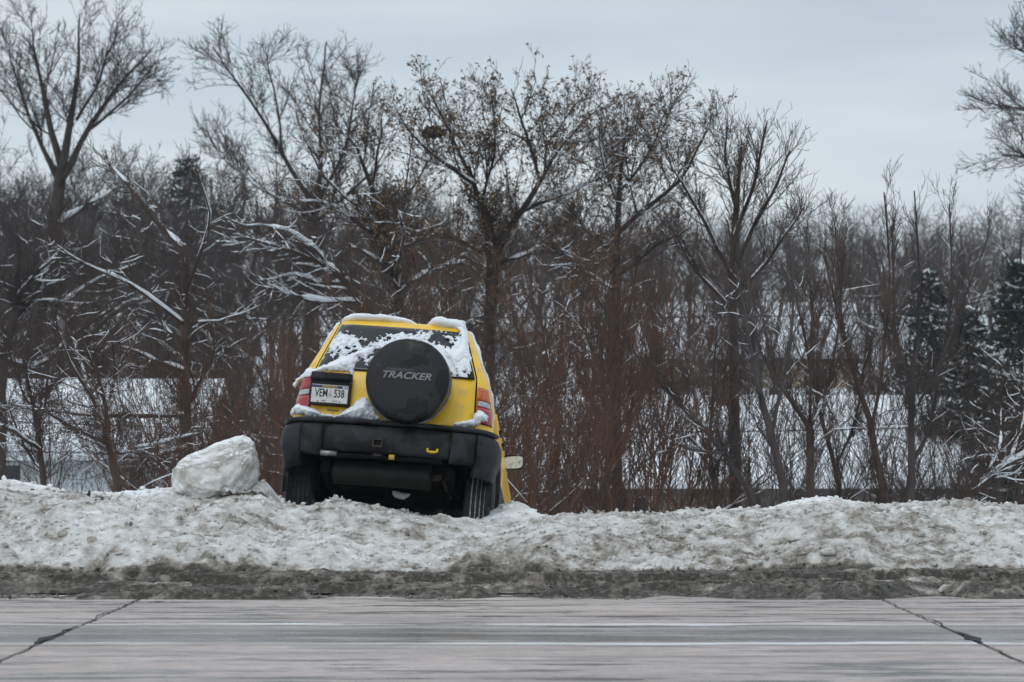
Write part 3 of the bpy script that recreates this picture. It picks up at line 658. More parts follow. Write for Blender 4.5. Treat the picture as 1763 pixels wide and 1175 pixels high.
bm = bmesh.new(); add_box(bm, (pc.x + .008, fy + .001, pc.z + .004), (.012, .0012, .062)); add_box(bm, (pc.x + .008, fy + .0005, pc.z - .004), (.030, .0012, .024)); bm_obj('plate_emblem', bm, PGREY, plate)
[text_obj('plate_motto', t_, INK, (pc.x + a, fy, pc.z - .058), .019, 1, plate) for t_, a in (('1867', -.04), ('2017', .05))]
for a in (-.09, .09): lathe('plate_bolt', [(0, .005), (.004, .004)], (pc.x + a, fy - .003, pc.z - .062), INK, plate, 10, 'y')
for dz_, t_, sz_ in ((0, 'INCHER', .024), (-.016, 'O.NE.', .008)):
    text_obj('dealer_lettering', t_, INK, (-.475, rear_y(-.475, .915) - .0135, .918 + dz_), sz_, 1.1, tailgate, .25, bold=.0005)
# spare wheel under its cover
sp = Vector((.130, -.055, 1.150)); RC = .338
cover = lathe('spare_wheel_cover', [(-.112, .001), (-.112, .10), (-.110, .20), (-.106, RC - .035), (-.098, RC - .014), (-.085, RC - .004), (-.06, RC), (.055, RC), (.07, RC - .006)], sp, COVER, car, 72, 'y')
lathe('spare_tyre', [(.062, RC - .012), (.085, RC - .002), (.105, RC - .01), (.125, RC - .05), (.13, .2)], sp, RUBBER, car, 48, 'y')
tube_obj('wheel_carrier', [(sp.x, .0, sp.z), (sp.x, .20, sp.z)], .08, BLK, car)
lathe('cover_edge_trim', [(.062, RC - .02), (.062, RC + .007), (.080, RC + .007), (.080, RC - .02)], sp, STEEL, cover, 72, 'y')
text_obj('cover_lettering', 'TRACKER', SILVER, (sp.x - .015, sp.y - .1155, sp.z + .020), .078, 1.18, cover, .30, ext=.001, bold=.0015)
text_obj('cover_lettering', 'CHEVROLET', GREYP, (sp.x - .065, sp.y - .1135, sp.z + .066), .034, 1.15, cover, 0, ext=.001, bold=.0002)

# ---- snow lying on the car: heaps (own things) shaped as lumpy ridges, in car space
def ridge(name, pts, radii, label, flat=.75, seed=0, s=14, sub=5, m=SNOW, amp=.35, yflat=1.0):
    P = [Vector(p_) for p_ in pts]; n0 = len(P); X = np.linspace(0, n0 - 1, (n0 - 1) * sub + 1)
    C = np.array([[np.interp(t_, range(n0), [p_[i] for p_ in P]) for i in range(3)] for t_ in X]); R = np.interp(X, range(n0), radii)
    V, Fc = [], []
    T = np.gradient(C, axis=0); T /= np.linalg.norm(T, axis=1, keepdims=True)
    for i, (c, r, t_) in enumerate(zip(C, R, T)):
        u = np.array([0, 1., 0]); u = u - t_ * u.dot(t_); u /= np.linalg.norm(u); w_ = np.cross(t_, u); w_ = w_ if w_[2] > 0 else -w_
        if abs(t_[2]) > .9: w_ = np.cross(t_, u)
        e = min(1, .15 + min(i, len(C) - 1 - i) * .6)
        for k in range(s):
            a = 2 * pi * k / s
            nn = 1 + amp * 2 * (fbm(np.array([c[0] * 1.0 + cos(a) * .05 + seed]), np.array([c[2] + sin(a) * .05 + seed * 1.7]), .045, 3, seed)[0] - .5)
            V.append(c + r * e * nn * (u * cos(a) * yflat + w_ * sin(a) * flat))
    for i in range(len(C) - 1):
        for k in range(s): q = (k + 1) % s; Fc.append((i * s + k, i * s + q, (i + 1) * s + q, (i + 1) * s + k))
    Fc.append(tuple(range(s))[::-1]); Fc.append(tuple(range((len(C) - 1) * s, len(C) * s)))
    o = mesh_obj(name, [CM @ Vector(tuple(v)) for v in V], Fc, m, None, True)
    return tag(o, label, 'snow', 'snow lying on the yellow car')
def LP(px, py, dy=0):                                # pixel on the car's tail surface
    y = .2
    for _ in range(6): p_ = L_(px, py, y); y = rear_y(max(-.8, min(.8, p_.x)), max(.5, min(1.77, p_.z)))
    return L_(px, py, y + dy)
# a snow patch traced on the tail: sheet over the car's skin that swells away from its ragged edge
def patch(name, poly, label, tmax=.06, seed=0, base=.008, rag=.012, k=.9, n=None, sag=0):
    Q = [LP(px, py) for px, py in poly]; PX = np.array([(q.x, q.z) for q in Q]); lo = PX.min(0) - .02; hi = PX.max(0) + .02
    st = .0055; gx_ = np.arange(lo[0], hi[0], st); gz_ = np.arange(lo[1], hi[1], st); A, B = np.meshgrid(gx_, gz_)
    ins = np.zeros(A.shape, bool); dist = np.full(A.shape, 9.)
    for (x0, z0), (x1, z1) in zip(PX, np.roll(PX, -1, 0)):
        c = (z0 > B) != (z1 > B); ins ^= c & (A < (x1 - x0) * (B - z0) / (z1 - z0 + 1e-12) + x0)
        ex, ez = x1 - x0, z1 - z0; tt = np.clip(((A - x0) * ex + (B - z0) * ez) / (ex * ex + ez * ez + 1e-12), 0, 1)
        dist = np.minimum(dist, np.hypot(A - x0 - tt * ex, B - z0 - tt * ez))
    sd = np.where(ins, dist, -dist) + rag * 2 * (fbm(A, B, .035, 3, seed) - .5) + rag * (fbm(A, B, .012, 2, seed + 3) - .5)
    th = np.minimum(np.sqrt(np.clip(sd, 0, 1) * .06) * k, tmax) * (.75 + .5 * fbm(A, B, .05, 3, seed + 7))
    Y = np.zeros(A.shape)
    for i in range(A.shape[0]):
        for j in range(A.shape[1]):
            if sd[i, j] > -.012: Y[i, j] = rear_y(max(-.86, min(.86, A[i, j])), min(max(B[i, j], .82), 1.77))
    V = np.stack([A, Y - base - th, B], -1).reshape(-1, 3); Bk = np.stack([A, Y + .004, B], -1).reshape(-1, 3)
    ok = sd > 0; kq = (ok[:-1, :-1] & ok[1:, 1:] & ok[1:, :-1] & ok[:-1, 1:]).ravel(); q = grid_quads(len(gx_), len(gz_))[kq]
    # side walls
    ed = {}
    for f in q:
        for a, b in zip(f, np.roll(f, -1)): ed[(a, b)] = ed.get((b, a), 0); 
    es = set(ed); wall = [(a, b) for a, b in es if (b, a) not in es]
    N = len(V); qs = np.concatenate([q, np.array([(b, a, a + N, b + N) for a, b in wall])]) if wall else q
    allv = np.concatenate([V, Bk]); used = np.unique(qs); rm_ = -np.ones(len(allv), int); rm_[used] = np.arange(len(used))
    R3 = np.array(CM.to_3x3()); wv_ = allv[used] @ R3.T + np.array(CM.translation)
    return tag(link(name, np_mesh(name, wv_, rm_[qs], SNOW)), label, 'snow', 'snow lying on the yellow car')
ridge('roof_snow', [(-.52, .62, 1.765), (-.40, .60, 1.785), (-.15, .60, 1.790), (.02, .62, 1.785), (.11, .66, 1.770)], [.035, .055, .055, .045, .02], 'smooth snow layer on the left of the yellow car roof', .85, 1, yflat=2.6, amp=.25)
ridge('roof_snow', [(.19, .60, 1.775), (.28, .55, 1.79), (.42, .53, 1.775), (.515, .55, 1.72)], [.02, .05, .055, .04], 'thick snow lump hanging over the right roof corner of the car', 1.0, 2, yflat=2.2, amp=.25)
arc = [(sp.x + (RC - .004) * sin(a), sp.y - .03, sp.z + (RC - .004) * cos(a)) for a in np.linspace(radians(-48), radians(66), 12)]
ridge('cover_snow', arc, [.006, .014, .02, .026, .033, .036, .034, .028, .022, .018, .014, .006], 'thin snow cap along the top of the spare wheel cover', .7, 8, amp=.2, yflat=2.2)
ridge('axle_snow', [(.02, .60, .385), (.06, .60, .36), (.12, .58, .345), (.17, .60, .37)], [.015, .035, .03, .008], 'small snow patch stuck on the differential under the car', .9, 11)
patch('ledge_snow', [(534, 640), (548, 634), (562, 628), (577, 620), (590, 612), (602, 611), (614, 606), (626, 600), (640, 596), (650, 600), (640, 612), (628, 618), (618, 616), (617, 622), (612, 630), (609, 652), (604, 650), (600, 641), (580, 641), (560, 640), (545, 642), (536, 652)], 'snow heap on the ledge above the license plate', .075, 4)
patch('light_snow', [(506, 662), (512, 652), (520, 646), (526, 636), (536, 634), (541, 640), (533, 650), (528, 652), (516, 658), (508, 670)], 'snow cap on top of the left tail light', .05, 5, .01)
patch('bumper_snow', [(499, 712), (502, 702), (512, 699), (522, 698), (532, 704), (545, 708), (556, 714), (566, 716), (578, 716), (590, 712), (600, 704), (608, 700), (614, 693), (622, 689), (632, 687), (640, 700), (650, 716), (658, 726), (640, 727), (600, 724), (560, 722), (530, 718), (515, 714)], 'snow ridge along the left of the rear bumper below the license plate', .13, 6, .03, k=1.3)
patch('bumper_snow', [(780, 734), (790, 728), (802, 726), (812, 722), (815, 714), (824, 709), (834, 711), (841, 720), (842, 728), (830, 730), (822, 735), (808, 738), (790, 738)], 'snow lump on the right end of the rear bumper below the tail light', .10, 7, .03, k=1.2)
patch('window_snow', [(782, 556), (792, 552), (801, 556), (806, 580), (809, 600), (812, 617), (812, 626), (800, 620), (790, 628), (786, 640), (776, 632), (766, 616), (762, 600), (776, 604), (790, 600), (794, 586), (792, 572), (784, 564)], 'snow strip down the right edge of the rear window', .05, 3, .02)
for s_, nm_, sg in ((1, 'snow line down the right rear pillar of the car', 9), (-1, 'snow line down the left rear pillar of the car', 10)):
    ridge('pillar_snow', [(s_ * (lv(z)[0] - .004), lv(z)[1] + lv(z)[3] + .03 + (1.75 - z) * .25, z) for z in (1.75, 1.66, 1.56, 1.46, 1.38, 1.30, 1.22, 1.12, 1.0)], [.030, .022, .026, .016, .022, .012, .018, .010, .012], nm_, 1, sg, yflat=2.4, amp=.55)
# frozen crust on the rear window: a thin sheet broken by bare glass
nu, nv = 230, 110; u = np.linspace(-1, 1, nu); v = np.linspace(0, 1, nv); U, Vv = np.meshgrid(u, v)
nA = fbm(U * .6, Vv * .5, .22, 4, 201); nB = fbm(U * .6, Vv * .42, .024, 4, 211); nC = fbm(U * .6 + Vv * .2, Vv * .5, .10, 3, 221)
bandm = np.exp(-((Vv - (.55 + .12 * np.sin(U * 5 + 1))) / .22) ** 2)
mask = .62 * bandm + 1.0 * (nA - .5) + 1.9 * (nB - .5) + .7 * (nC - .5) - .30
mask += .55 * np.clip((U - .35) / .3, 0, 1) * (Vv < .9) - .75 * np.clip((Vv - .84) / .08, 0, 1) * (U < .2) - .35 * np.exp(-(((U + .35) / .35) ** 2 + ((Vv - .42) / .16) ** 2)) - .5 * np.clip((.14 - Vv) / .1, 0, 1) * (U < -.2)
mask += .25 * np.clip((-.62 - U) / .2, 0, 1) * (Vv > .15) * (Vv < .75)
mask -= .8 * np.exp(-(((U - .62) / .22) ** 2 + ((Vv - (.80 - .5 * np.clip(U - .6, 0, 1))) / .10) ** 2))
zz = 1.272 + (1.695 - 1.272) * Vv
pts = np.zeros((nv, nu, 3)); 
for i in range(nv):
    z = 1.272 + (1.695 - 1.272) * v[i]; hx = gx(z) - .02; hw, yr, yf, R = lv(z)
    for j in range(nu): x = u[j] * hx; pts[i, j] = (x, yr + .025 * (x / hw) ** 2 - .0205, z)
pts[..., 1] -= np.clip(mask, 0, .5) * .040 + .004 * nB; back = pts.copy(); back[..., 1] = back[..., 1] + np.clip(mask, 0, .5) * .040 + .006
keep = (mask[:-1, :-1] > 0) & (mask[1:, 1:] > 0); q = grid_quads(nu, nv)[keep.ravel()]
allv = pts.reshape(-1, 3); used = np.unique(q); rm_ = -np.ones(len(allv), int); rm_[used] = np.arange(len(used))
wv_ = np.array([(CM @ Vector(tuple(p_)))[:] for p_ in allv[used]])
tag(link('window_snow', np_mesh('window_snow', wv_, rm_[q], SNOW)), 'patchy frozen snow crust on the dark rear window of the car', 'snow', 'snow lying on the yellow car')

# ------------------------------------------------------------------ houses below and beyond the bank
def house(name, x0, x1, d0, dep, ze, zr, wallm, label, wins=(), over=.5, fascm=None, door=None, gab=None, zfloor=None, rot=0):
    h = empty(name, ((x0 + x1) / 2, d0, gz((x0 + x1) / 2, d0))); tag(h, label, 'house'); b = h.location; W = x1 - x0; zf = -.4
    ze -= b.z; zr -= b.z
    bm = bmesh.new(); add_box(bm, (0, dep / 2, (zf + ze) / 2), (W, dep, ze - zf)); bm_obj('wall', bm, wallm, h)
    for s in (-1, 1):
        V = [(s * W / 2, 0, ze), (s * W / 2, dep, ze), (s * W / 2, dep / 2, zr)]; V += [(s * (W / 2 - .1), y, z) for x, y, z in V]
        mesh_obj('gable', V, [(0, 1, 2), (3, 5, 4), (0, 3, 4, 1), (1, 4, 5, 2), (2, 5, 3, 0)], wallm, h)
    sl = (zr - ze) / (dep / 2)
    for s in (0, 1):
        y0, y1 = (-over, dep / 2) if s == 0 else (dep + over, dep / 2); z0, z1 = ze - over * sl, zr
        for nm_, a, t_, m_, ins in (('roof', .02, .14, ROOF, 0), ('roof_snow', .165, .20, SNOW, .02)):
            X0, X1 = -W / 2 - over + ins, W / 2 + over - ins
            V = [(X0, y0, z0 + a), (X1, y0, z0 + a), (X1, y1, z1 + a), (X0, y1, z1 + a), (X0, y0, z0 + a + t_), (X1, y0, z0 + a + t_), (X1, y1, z1 + a + t_), (X0, y1, z1 + a + t_)]
            mesh_obj(nm_, V, [(0, 3, 2, 1), (4, 5, 6, 7), (0, 1, 5, 4), (1, 2, 6, 5), (2, 3, 7, 6), (3, 0, 4, 7)], m_, h)
        box('fascia', (0, y0 + (-.015 if s == 0 else .015), z0 + .06), (W + 2 * over, .03, .17), fascm or FASC, h)
    for (wx0, wx1, wz0, wz1) in wins:
        cx, cz, ww, hh = (wx0 + wx1) / 2 - b.x, (wz0 + wz1) / 2 - b.z, wx1 - wx0, wz1 - wz0
        f = empty('window'); f.parent = h; f.location = (cx, 0, cz)
        for c, s_ in (((0, -.03, hh / 2), (ww + .12, .07, .07)), ((0, -.03, -hh / 2), (ww + .12, .07, .07)), ((-ww / 2, -.03, 0), (.07, .07, hh - .07)), ((ww / 2, -.03, 0), (.07, .07, hh - .07)), ((0, -.02, 0), (.05, .05, hh - .07))): box('frame', c, s_, TRIM, f)
        for s in (-1, 1): box('pane', (s * ww / 4, -.005, 0), (ww / 2 - .06, .02, hh - .07), PANE, f)
    return h
ROOF = mat('shingle', (.05, .047, .046), .9, (.07, .065, .06), 8); FASC = mat('fascia', (.06, .055, .052), .8, (.08, .07, .065), 3)
TAN = mat('tan_siding', (.23, .195, .155), .8, (.28, .24, .19), 2); BLUEW = mat('pale_blue_siding', (.52, .56, .58), .8, (.58, .61, .63), 2); CREAM = mat('cream_siding', (.42, .33, .20), .8, (.48, .39, .25), 2); GREYW = mat('grey_siding', (.22, .24, .26), .8, (.27, .29, .31), 2)
TRIM = mat('white_trim', (.55, .56, .56), .6); PANE = mat('window_pane', (.02, .03, .045), .08, (.05, .07, .09), 1)
h1 = house('house', -.3, 10.9, 90, 9, -.12, 1.75, TAN, 'low tan house with snowy roof behind the bank right of the car', [(2.5, 3.3, -1.1, -.35), (7.2, 8.0, -1.1, -.35)])
VENT = mat('vent_metal', (.045, .035, .033), .7)
box('chimney', (0, 4.1, 4.6), (.42, .5, 1.1), mat('chimney_brick', (.06, .035, .03), .9, (.09, .05, .04), 12), h1, .01)
v_ = at(1285, 795, 92.5) - h1.location; tube_obj('roof_vent', [(v_.x, v_.y, v_.z - .35), (v_.x, v_.y, v_.z + .1)], .08, VENT, h1); tube_obj('roof_vent_cap', [(v_.x - .1, v_.y, v_.z + .08), (v_.x + .45, v_.y, v_.z + .16)], .11, VENT, h1)
house('house', -16, -6.9, 80, 8, .75, 2.0, BLUEW, 'pale blue house with snowy roof behind the bank at far left', [(-8.5, -7.8, -.15, .45), (-11.2, -10.4, -.3, .5)], fascm=BLUEW)
house('house', 3.4, 13.6, 150, 9, 4.2, 6.2, CREAM, 'distant cream house seen through the thin trees on the right', [(4.6, 5.6, 2.9, 3.8), (9.0, 10.0, 2.9, 3.8), (11.6, 12.6, 2.9, 3.8)])
house('house', -19, -11, 150, 8, 4.6, 6.0, GREYW, 'distant grey house seen through the trees on the left', [(-17.2, -16.2, 3.2, 4.1), (-14.0, -13.0, 3.2, 4.1)])
house('house', -5.5, 1.5, 175, 8, 6.0, 8.0, GREYW, 'distant grey house hidden in the wood behind the car', [(-4, -3, 4.6, 5.5)])

# ------------------------------------------------------------------ bare trees, grown level by level from guide limbs
def unit(v): return v / (np.linalg.norm(v, axis=-1, keepdims=True) + 1e-9)
def spawn(P, R, r, dens, tmin, lmin, lmax, ang, up, wander, k, rmin, cap=None, upw=0., slim=.0095):
    """children of the branches P (N,k,3); lengths in metres, dens per metre"""
    L = np.linalg.norm(np.diff(P, axis=1), axis=2).sum(1); cnt = r.poisson(np.clip(L * (1 - tmin) * dens, 0, 400)); idx = np.repeat(np.arange(len(P)), cnt)
    if cap and len(idx) > cap: idx = r.choice(idx, cap, replace=False)
    n = len(idx); t = tmin + (1 - tmin) * r.uniform(0, 1, n); f = t * (P.shape[1] - 1) * .9999; i = f.astype(int); fr = (f - i)[:, None]
    pos = P[idx, i] * (1 - fr) + P[idx, i + 1] * fr; tan = unit(P[idx, i + 1] - P[idx, i]); rad = R[idx, i] * (1 - fr[:, 0]) + R[idx, i + 1] * fr[:, 0]
    v = r.standard_normal((n, 3)); v -= tan * (v * tan).sum(1, keepdims=True); v = unit(v)
    a = np.radians(r.normal(ang, 15, n))[:, None]; d = np.cos(a) * tan + np.sin(a) * v; d[:, 2] += up; d = unit(d)
    ln = np.clip(lmin + (lmax - lmin) * r.uniform(0, 1, n) ** 1.8 * (1.2 - .95 * t), lmin * .6, lmax)
    r0 = np.maximum(np.minimum(rad * .7, ln * slim), rmin)
    Q = np.zeros((n, k, 3)); Q[:, 0] = pos
    for j in range(1, k):
        Q[:, j] = Q[:, j - 1] + d * (ln / (k - 1))[:, None]; d = d + wander * r.standard_normal((n, 3)); d[:, 2] += upw; d = unit(d)
    RR = np.maximum(r0[:, None] * np.linspace(1, .35, k)[None], rmin * .8)
    return Q, RR
def snow_on(P, R, r, thick, prob, rthr):
    """snow lying along the upper side of the flatter branches"""
    T = unit(np.gradient(P, axis=1)); flat = 1 - np.abs(T[..., 2]); N, k = R.shape
    on = (r.uniform(0, 1, (N, 1)) < prob) & (r.uniform(0, 1, (N, k)) < .8) & (flat > .30) & (R > rthr)
    if not on.any(): return None
    s = np.where(on, R * r.uniform(.75, 1.15, (N, k)) + thick * r.uniform(.3, 1, (N, k)) * np.clip(flat, 0, 1), R * .3)
    s[:, -1] = R[:, -1] * .3
    keep = on.any(1); C = P[keep].copy(); C[..., 2] += (R[keep] * .55 + np.where(on[keep], thick * .35, -R[keep] * .3)); return tube_np(C, s[keep], 5)
def guide(pts, d, r, k=9, depth=None):
    """photo pixels (x, y, width) of one limb at distance d; depth = how far its tip leans away or towards the road"""
    pts = [q if len(q) == 3 else (*q, None) for q in pts]; n = len(pts); drop = 32 if d > 90 else 66         # the fine twigs grow on beyond the limb ends
    pts = [(q[0], q[1] + drop * min(1, max(0, (430 - q[1]) / 300)), q[2]) for q in pts]
    ws = [q[2] for q in pts]; ws = [w_ if w_ else max(2.2, (ws[0] or 8) * (1 - i / n)) for i, w_ in enumerate(ws)]
    dd = (r.normal(0, .035) * d) if depth is None else depth; P = []
    s = np.linspace(0, n - 1, k)
    for t in s:
        x = np.interp(t, range(n), [q[0] for q in pts]); y = np.interp(t, range(n), [q[1] for q in pts]); P.append(at(x, y, d)[:])
    P = np.array(P); P[:, 1] += dd * np.linspace(0, 1, k) ** 1.2
    P[1:-1] += r.normal(0, .00045 * d, (k - 2, 3))
    P[1:-1] = .5 * P[1:-1] + .25 * (P[:-2] + P[2:]); return P, np.interp(s, range(n), ws) / 2 / F * d * (.70 if d > 45 else .85)
def tree(name, guides, d, seed, m, label, lev, base=None, snow=(.5, 1), leaves=0, group=None, rpx=.40, cat='tree', shoots=True, roots=True):
    r = np.random.default_rng(seed); px = d / F
    G = []
    for gi, g in enumerate(guides):
        P, R = guide(g, d, r, depth=0 if gi == 0 else None); G.append((P, R))
    if roots:                                         # carry the first limb down to the ground
        P, R = G[0]; b = P[0].copy(); b[2] = gz(b[0], b[1]) - .15
        if b[2] < P[0][2] - .05:
            q = np.linspace(b, P[0], 4); rr_ = np.interp(np.linspace(0, 1, 4), [0, .4, 1], [R[0] * 1.35, R[0] * 1.08, R[0]])
            P2 = np.concatenate([q[:-1], P]); R2 = np.concatenate([rr_[:-1], R]); s = np.linspace(0, len(P2) - 1, 9)
            G[0] = (np.stack([np.interp(s, range(len(P2)), P2[:, i]) for i in range(3)], 1), np.interp(s, range(len(P2)), R2))
    P = np.stack([g[0] for g in G]); R = np.stack([g[1] for g in G]); o = P[0][0].copy(); P = P - o
    root = empty(name, tuple(o)); tag(root, label, cat, group)
    link('trunk', np_mesh('trunk', *tube_np(P, R, 7), m), root)
    tw = []; sn = []; cur = (P, R); rmin = rpx * px
    for li, (dens, tmin, lmin, lmax, ang, up, wan, k, cap) in enumerate(lev):
        cur = spawn(cur[0], cur[1], r, dens / (100 * px), tmin, lmin * px, lmax * px, ang, up, wan, k, rmin, cap, upw=.05)
        tw.append(tube_np(cur[0], cur[1], 4 if li == 0 else 3))
        if li < 2 and snow:
            q = snow_on(cur[0], cur[1], r, snow[1] * .8 * px, snow[0] * (.55 if li == 0 else .16), 0)
            if q: sn.append(q)
    link('crown', np_mesh('crown', *merge(tw), m), root)
    if snow:
        q = snow_on(P, R, r, snow[1] * 1.9 * px, snow[0] * 1.0, 0)
        if q: sn.append(q)
        if sn: tag(link('branch_snow', np_mesh('branch_snow', *merge(sn), SNOW), root), kind='stuff')
    if leaves:
        tips = cur[0][:, -1]; n = min(leaves, len(tips)); c = tips[r.choice(len(tips), n, replace=False)]
        c = np.repeat(c, 2, 0) + r.normal(0, 2.0 * px, (2 * n, 3)); c[:, 2] -= 2 * px; n *= 2
        a = unit(r.standard_normal((n, 3))) * 3.1 * px * r.uniform(.6, 1.6, (n, 1)); b = unit(r.standard_normal((n, 3))) * 2.3 * px
        V = np.stack([c - a, c + b, c + a, c - b * .8], 1).reshape(-1, 3); tag(link('dead_leaves', np_mesh('dead_leaves', V, np.arange(4 * n).reshape(-1, 4), LEAF, False), root), kind='stuff')
    return root
# levels: per 100 px, first t, length min/max px, angle, up pull, wander, points, cap
BIG = [(11, .2, 40, 170, 38, .18, .16, 7, 520), (13, .1, 16, 75, 36, .16, .17, 5, 3400), (13, .1, 7, 32, 36, .14, .16, 3, 8500)]
MID = [(11, .15, 40, 180, 42, .16, .18, 7, 500), (13, .1, 16, 75, 38, .16, .18, 5, 3300), (10, .1, 7, 30, 38, .14, .16, 3, 6500)]
UPR = [(11, .15, 35, 150, 24, .25, .09, 7, 420), (10, .15, 16, 75, 28, .2, .10, 5, 2400), (7, .2, 8, 30, 32, .15, .1, 3, 3800)]
SML = [(11, .15, 40, 160, 44, .06, .16, 7, 400), (10, .1, 18, 75, 42, .04, .18, 5, 2200), (9, .1, 8, 32, 42, .02, .18, 3, 5000)]
tree('bare_tree', [[(45, 690, 48), (62, 560, 40), (92, 400, 34), (105, 270, 30)], [(105, 270, 22), (85, 180, 14), (70, 90, 8), (62, 22, 3)], [(105, 280, 24), (130, 170, 15), (150, 80, 8), (160, 15, 3)], [(108, 290, 20), (150, 200, 13), (215, 110, 8), (270, 62, 3)],
     [(100, 300, 16), (60, 210, 10), (35, 130, 6), (15, 65, 3)], [(130, 180, 9), (175, 100, 6), (205, 25, 3)], [(98, 380, 20), (140, 340, 10), (185, 300, 5)], [(150, 200, 9), (220, 150, 6), (285, 95, 3)], [(80, 480, 18), (30, 400, 10), (0, 330, 6)], [(66, 560, 18), (130, 500, 12), (180, 470, 7), (240, 450, 4)]], 112, 1, BARKD, 'tallest bare tree with fan crown at the far left edge', BIG, snow=(.25, .7))
tree('bare_tree', [[(325, 800, 30), (318, 640, 26), (322, 520, 24), (318, 420, 18)], [(318, 430, 15), (255, 350, 12), (215, 280, 9), (180, 235, 4)], [(320, 500, 12), (355, 420, 8), (372, 350, 5), (360, 280, 3)], [(318, 560, 12), (240, 495, 9), (175, 470, 6), (120, 430, 3)], [(322, 560, 13), (370, 545, 9), (430, 552, 5)], [(322, 715, 12), (250, 718, 11), (170, 718, 8), (60, 702, 5), (-20, 700, 4)], [(320, 600, 12), (270, 560, 9), (230, 420, 6), (225, 350, 3)], [(318, 640, 14), (270, 620, 10), (215, 600, 6)], [(323, 700, 12), (350, 640, 9), (365, 600, 6), (345, 500, 4)], [(325, 770, 10), (240, 790, 6), (190, 780, 3)]], 46, 2, BARK, 'dark snow-laden tree behind the big snow boulder', SML, snow=(.8, 1.2))
tree('bare_tree', [[(205, 850, 20), (196, 800, 18), (186, 765, 15), (183, 740, 13)], [(183, 742, 11), (152, 690, 9), (112, 615, 6), (70, 530, 4)], [(184, 745, 10), (187, 690, 9), (184, 650, 7), (165, 575, 4)], [(187, 690, 7), (204, 645, 6), (209, 600, 5), (205, 560, 3)], [(186, 765, 8), (140, 740, 6), (80, 700, 4)], [(190, 780, 8), (240, 770, 6), (300, 745, 4)], [(165, 700, 7), (140, 640, 5), (120, 560, 3)]], 37, 3, BARK, 'small many-stemmed bare tree standing left of the snow boulder', SML, snow=(.6, 1))
tree('bare_tree', [[(78, 850, 14), (73, 800, 12), (66, 750, 10), (52, 690, 8), (40, 620, 5)], [(70, 775, 8), (35, 745, 7), (0, 722, 5)], [(64, 740, 6), (90, 680, 5), (100, 600, 3)], [(74, 810, 7), (40, 770, 5), (5, 700, 3)], [(55, 700, 6), (25, 640, 4), (10, 570, 3)]], 37.5, 4, BARK, 'thin bare sapling at the left edge in front of the pale blue house', SML, snow=(.6, 1))
tree('bare_tree', [[(0, 640, 30), (20, 560, 24), (35, 500, 18), (30, 400, 12)], [(10, 620, 18), (60, 640, 14), (130, 560, 10), (200, 510, 6)], [(15, 590, 14), (-20, 500, 8), (-40, 400, 5)], [(30, 510, 12), (80, 460, 8), (130, 420, 5)], [(60, 690, 20), (120, 640, 16), (175, 560, 11), (250, 520, 6)], [(20, 560, 12), (60, 500, 8), (90, 470, 4)]], 70, 5, BARKD, 'thick leaning snow-streaked tree at the left edge behind the sapling', MID, snow=(.8, 1.1))
tree('bare_tree', [[(530, 600, 32), (535, 420, 26), (542, 340, 18)], [(542, 345, 13), (485, 240, 10), (430, 140, 6), (380, 66, 3)], [(545, 340, 13), (552, 250, 10), (548, 150, 6), (562, 42, 3)], [(545, 345, 12), (590, 250, 8), (602, 150, 5), (612, 75, 3)], [(540, 370, 12), (460, 320, 8), (400, 270, 5), (350, 210, 3)], [(485, 240, 7), (480, 150, 5), (470, 80, 3)], [(540, 380, 10), (600, 320, 7), (650, 280, 4)], [(535, 450, 12), (450, 400, 8), (380, 370, 5)]], 96, 6, BARKD, 'tall fine-twigged bare tree behind and above the left of the car', BIG, snow=(.25, .7))
tree('bare_tree', [[(700, 620, 26), (685, 480, 24), (660, 405, 22), (655, 340, 17)], [(655, 345, 14), (636, 270, 11), (612, 200, 6), (580, 160, 3)], [(658, 350, 10), (700, 310, 7), (722, 275, 4), (735, 230, 3)], [(660, 405, 14), (620, 372, 12), (582, 338, 9), (545, 322, 5), (510, 330, 3)], [(640, 285, 8), (650, 220, 6), (660, 150, 3)], [(685, 480, 11), (640, 440, 8), (600, 420, 5)], [(690, 500, 12), (740, 460, 8), (800, 440, 4)], [(612, 330, 8), (560, 270, 6), (530, 200, 3)], [(680, 470, 9), (700, 400, 6), (690, 360, 4)]], 58, 7, BARKD, 'dark tree with brown leaf tufts left of the bird nest', MID, snow=(.8, 1.2), leaves=2200)
tree('bare_tree', [[(640, 560, 18), (618, 510, 19), (585, 470, 17), (550, 448, 13), (480, 425, 8), (415, 402, 4)], [(600, 485, 13), (560, 490, 10), (500, 470, 7), (450, 480, 4)], [(560, 455, 10), (540, 420, 7), (500, 395, 5), (440, 400, 3)], [(620, 520, 12), (560, 520, 9), (510, 515, 6), (470, 495, 3)]], 50, 8, BARK, 'arching snow-covered limb tree just left above the car roof', SML, snow=(1, 2.2))
tree('bare_tree', [[(840, 620, 34), (850, 450, 32), (845, 400, 28), (832, 335, 19)], [(832, 340, 15), (815, 275, 12), (790, 205, 8), (738, 88, 3)], [(818, 285, 11), (770, 245, 9), (722, 205, 6), (688, 140, 3)], [(850, 425, 20), (905, 340, 16), (935, 270, 11), (965, 210, 6), (1035, 120, 3)], [(930, 280, 9), (902, 180, 7), (880, 92, 3)], [(830, 330, 9), (850, 210, 6), (845, 88, 3)], [(900, 345, 10), (990, 295, 7), (1045, 265, 4)], [(935, 270, 7), (945, 180, 5), (1000, 100, 3)], [(848, 440, 12), (780, 400, 9), (720, 390, 5)], [(815, 275, 6), (800, 180, 4), (790, 110, 3)], [(850, 460, 12), (930, 420, 9), (990, 400, 5)]], 60, 9, BARKD, 'wide forked tree with brown leaf tufts and a bird nest above the car', MID, snow=(.75, 1.1), leaves=3600)
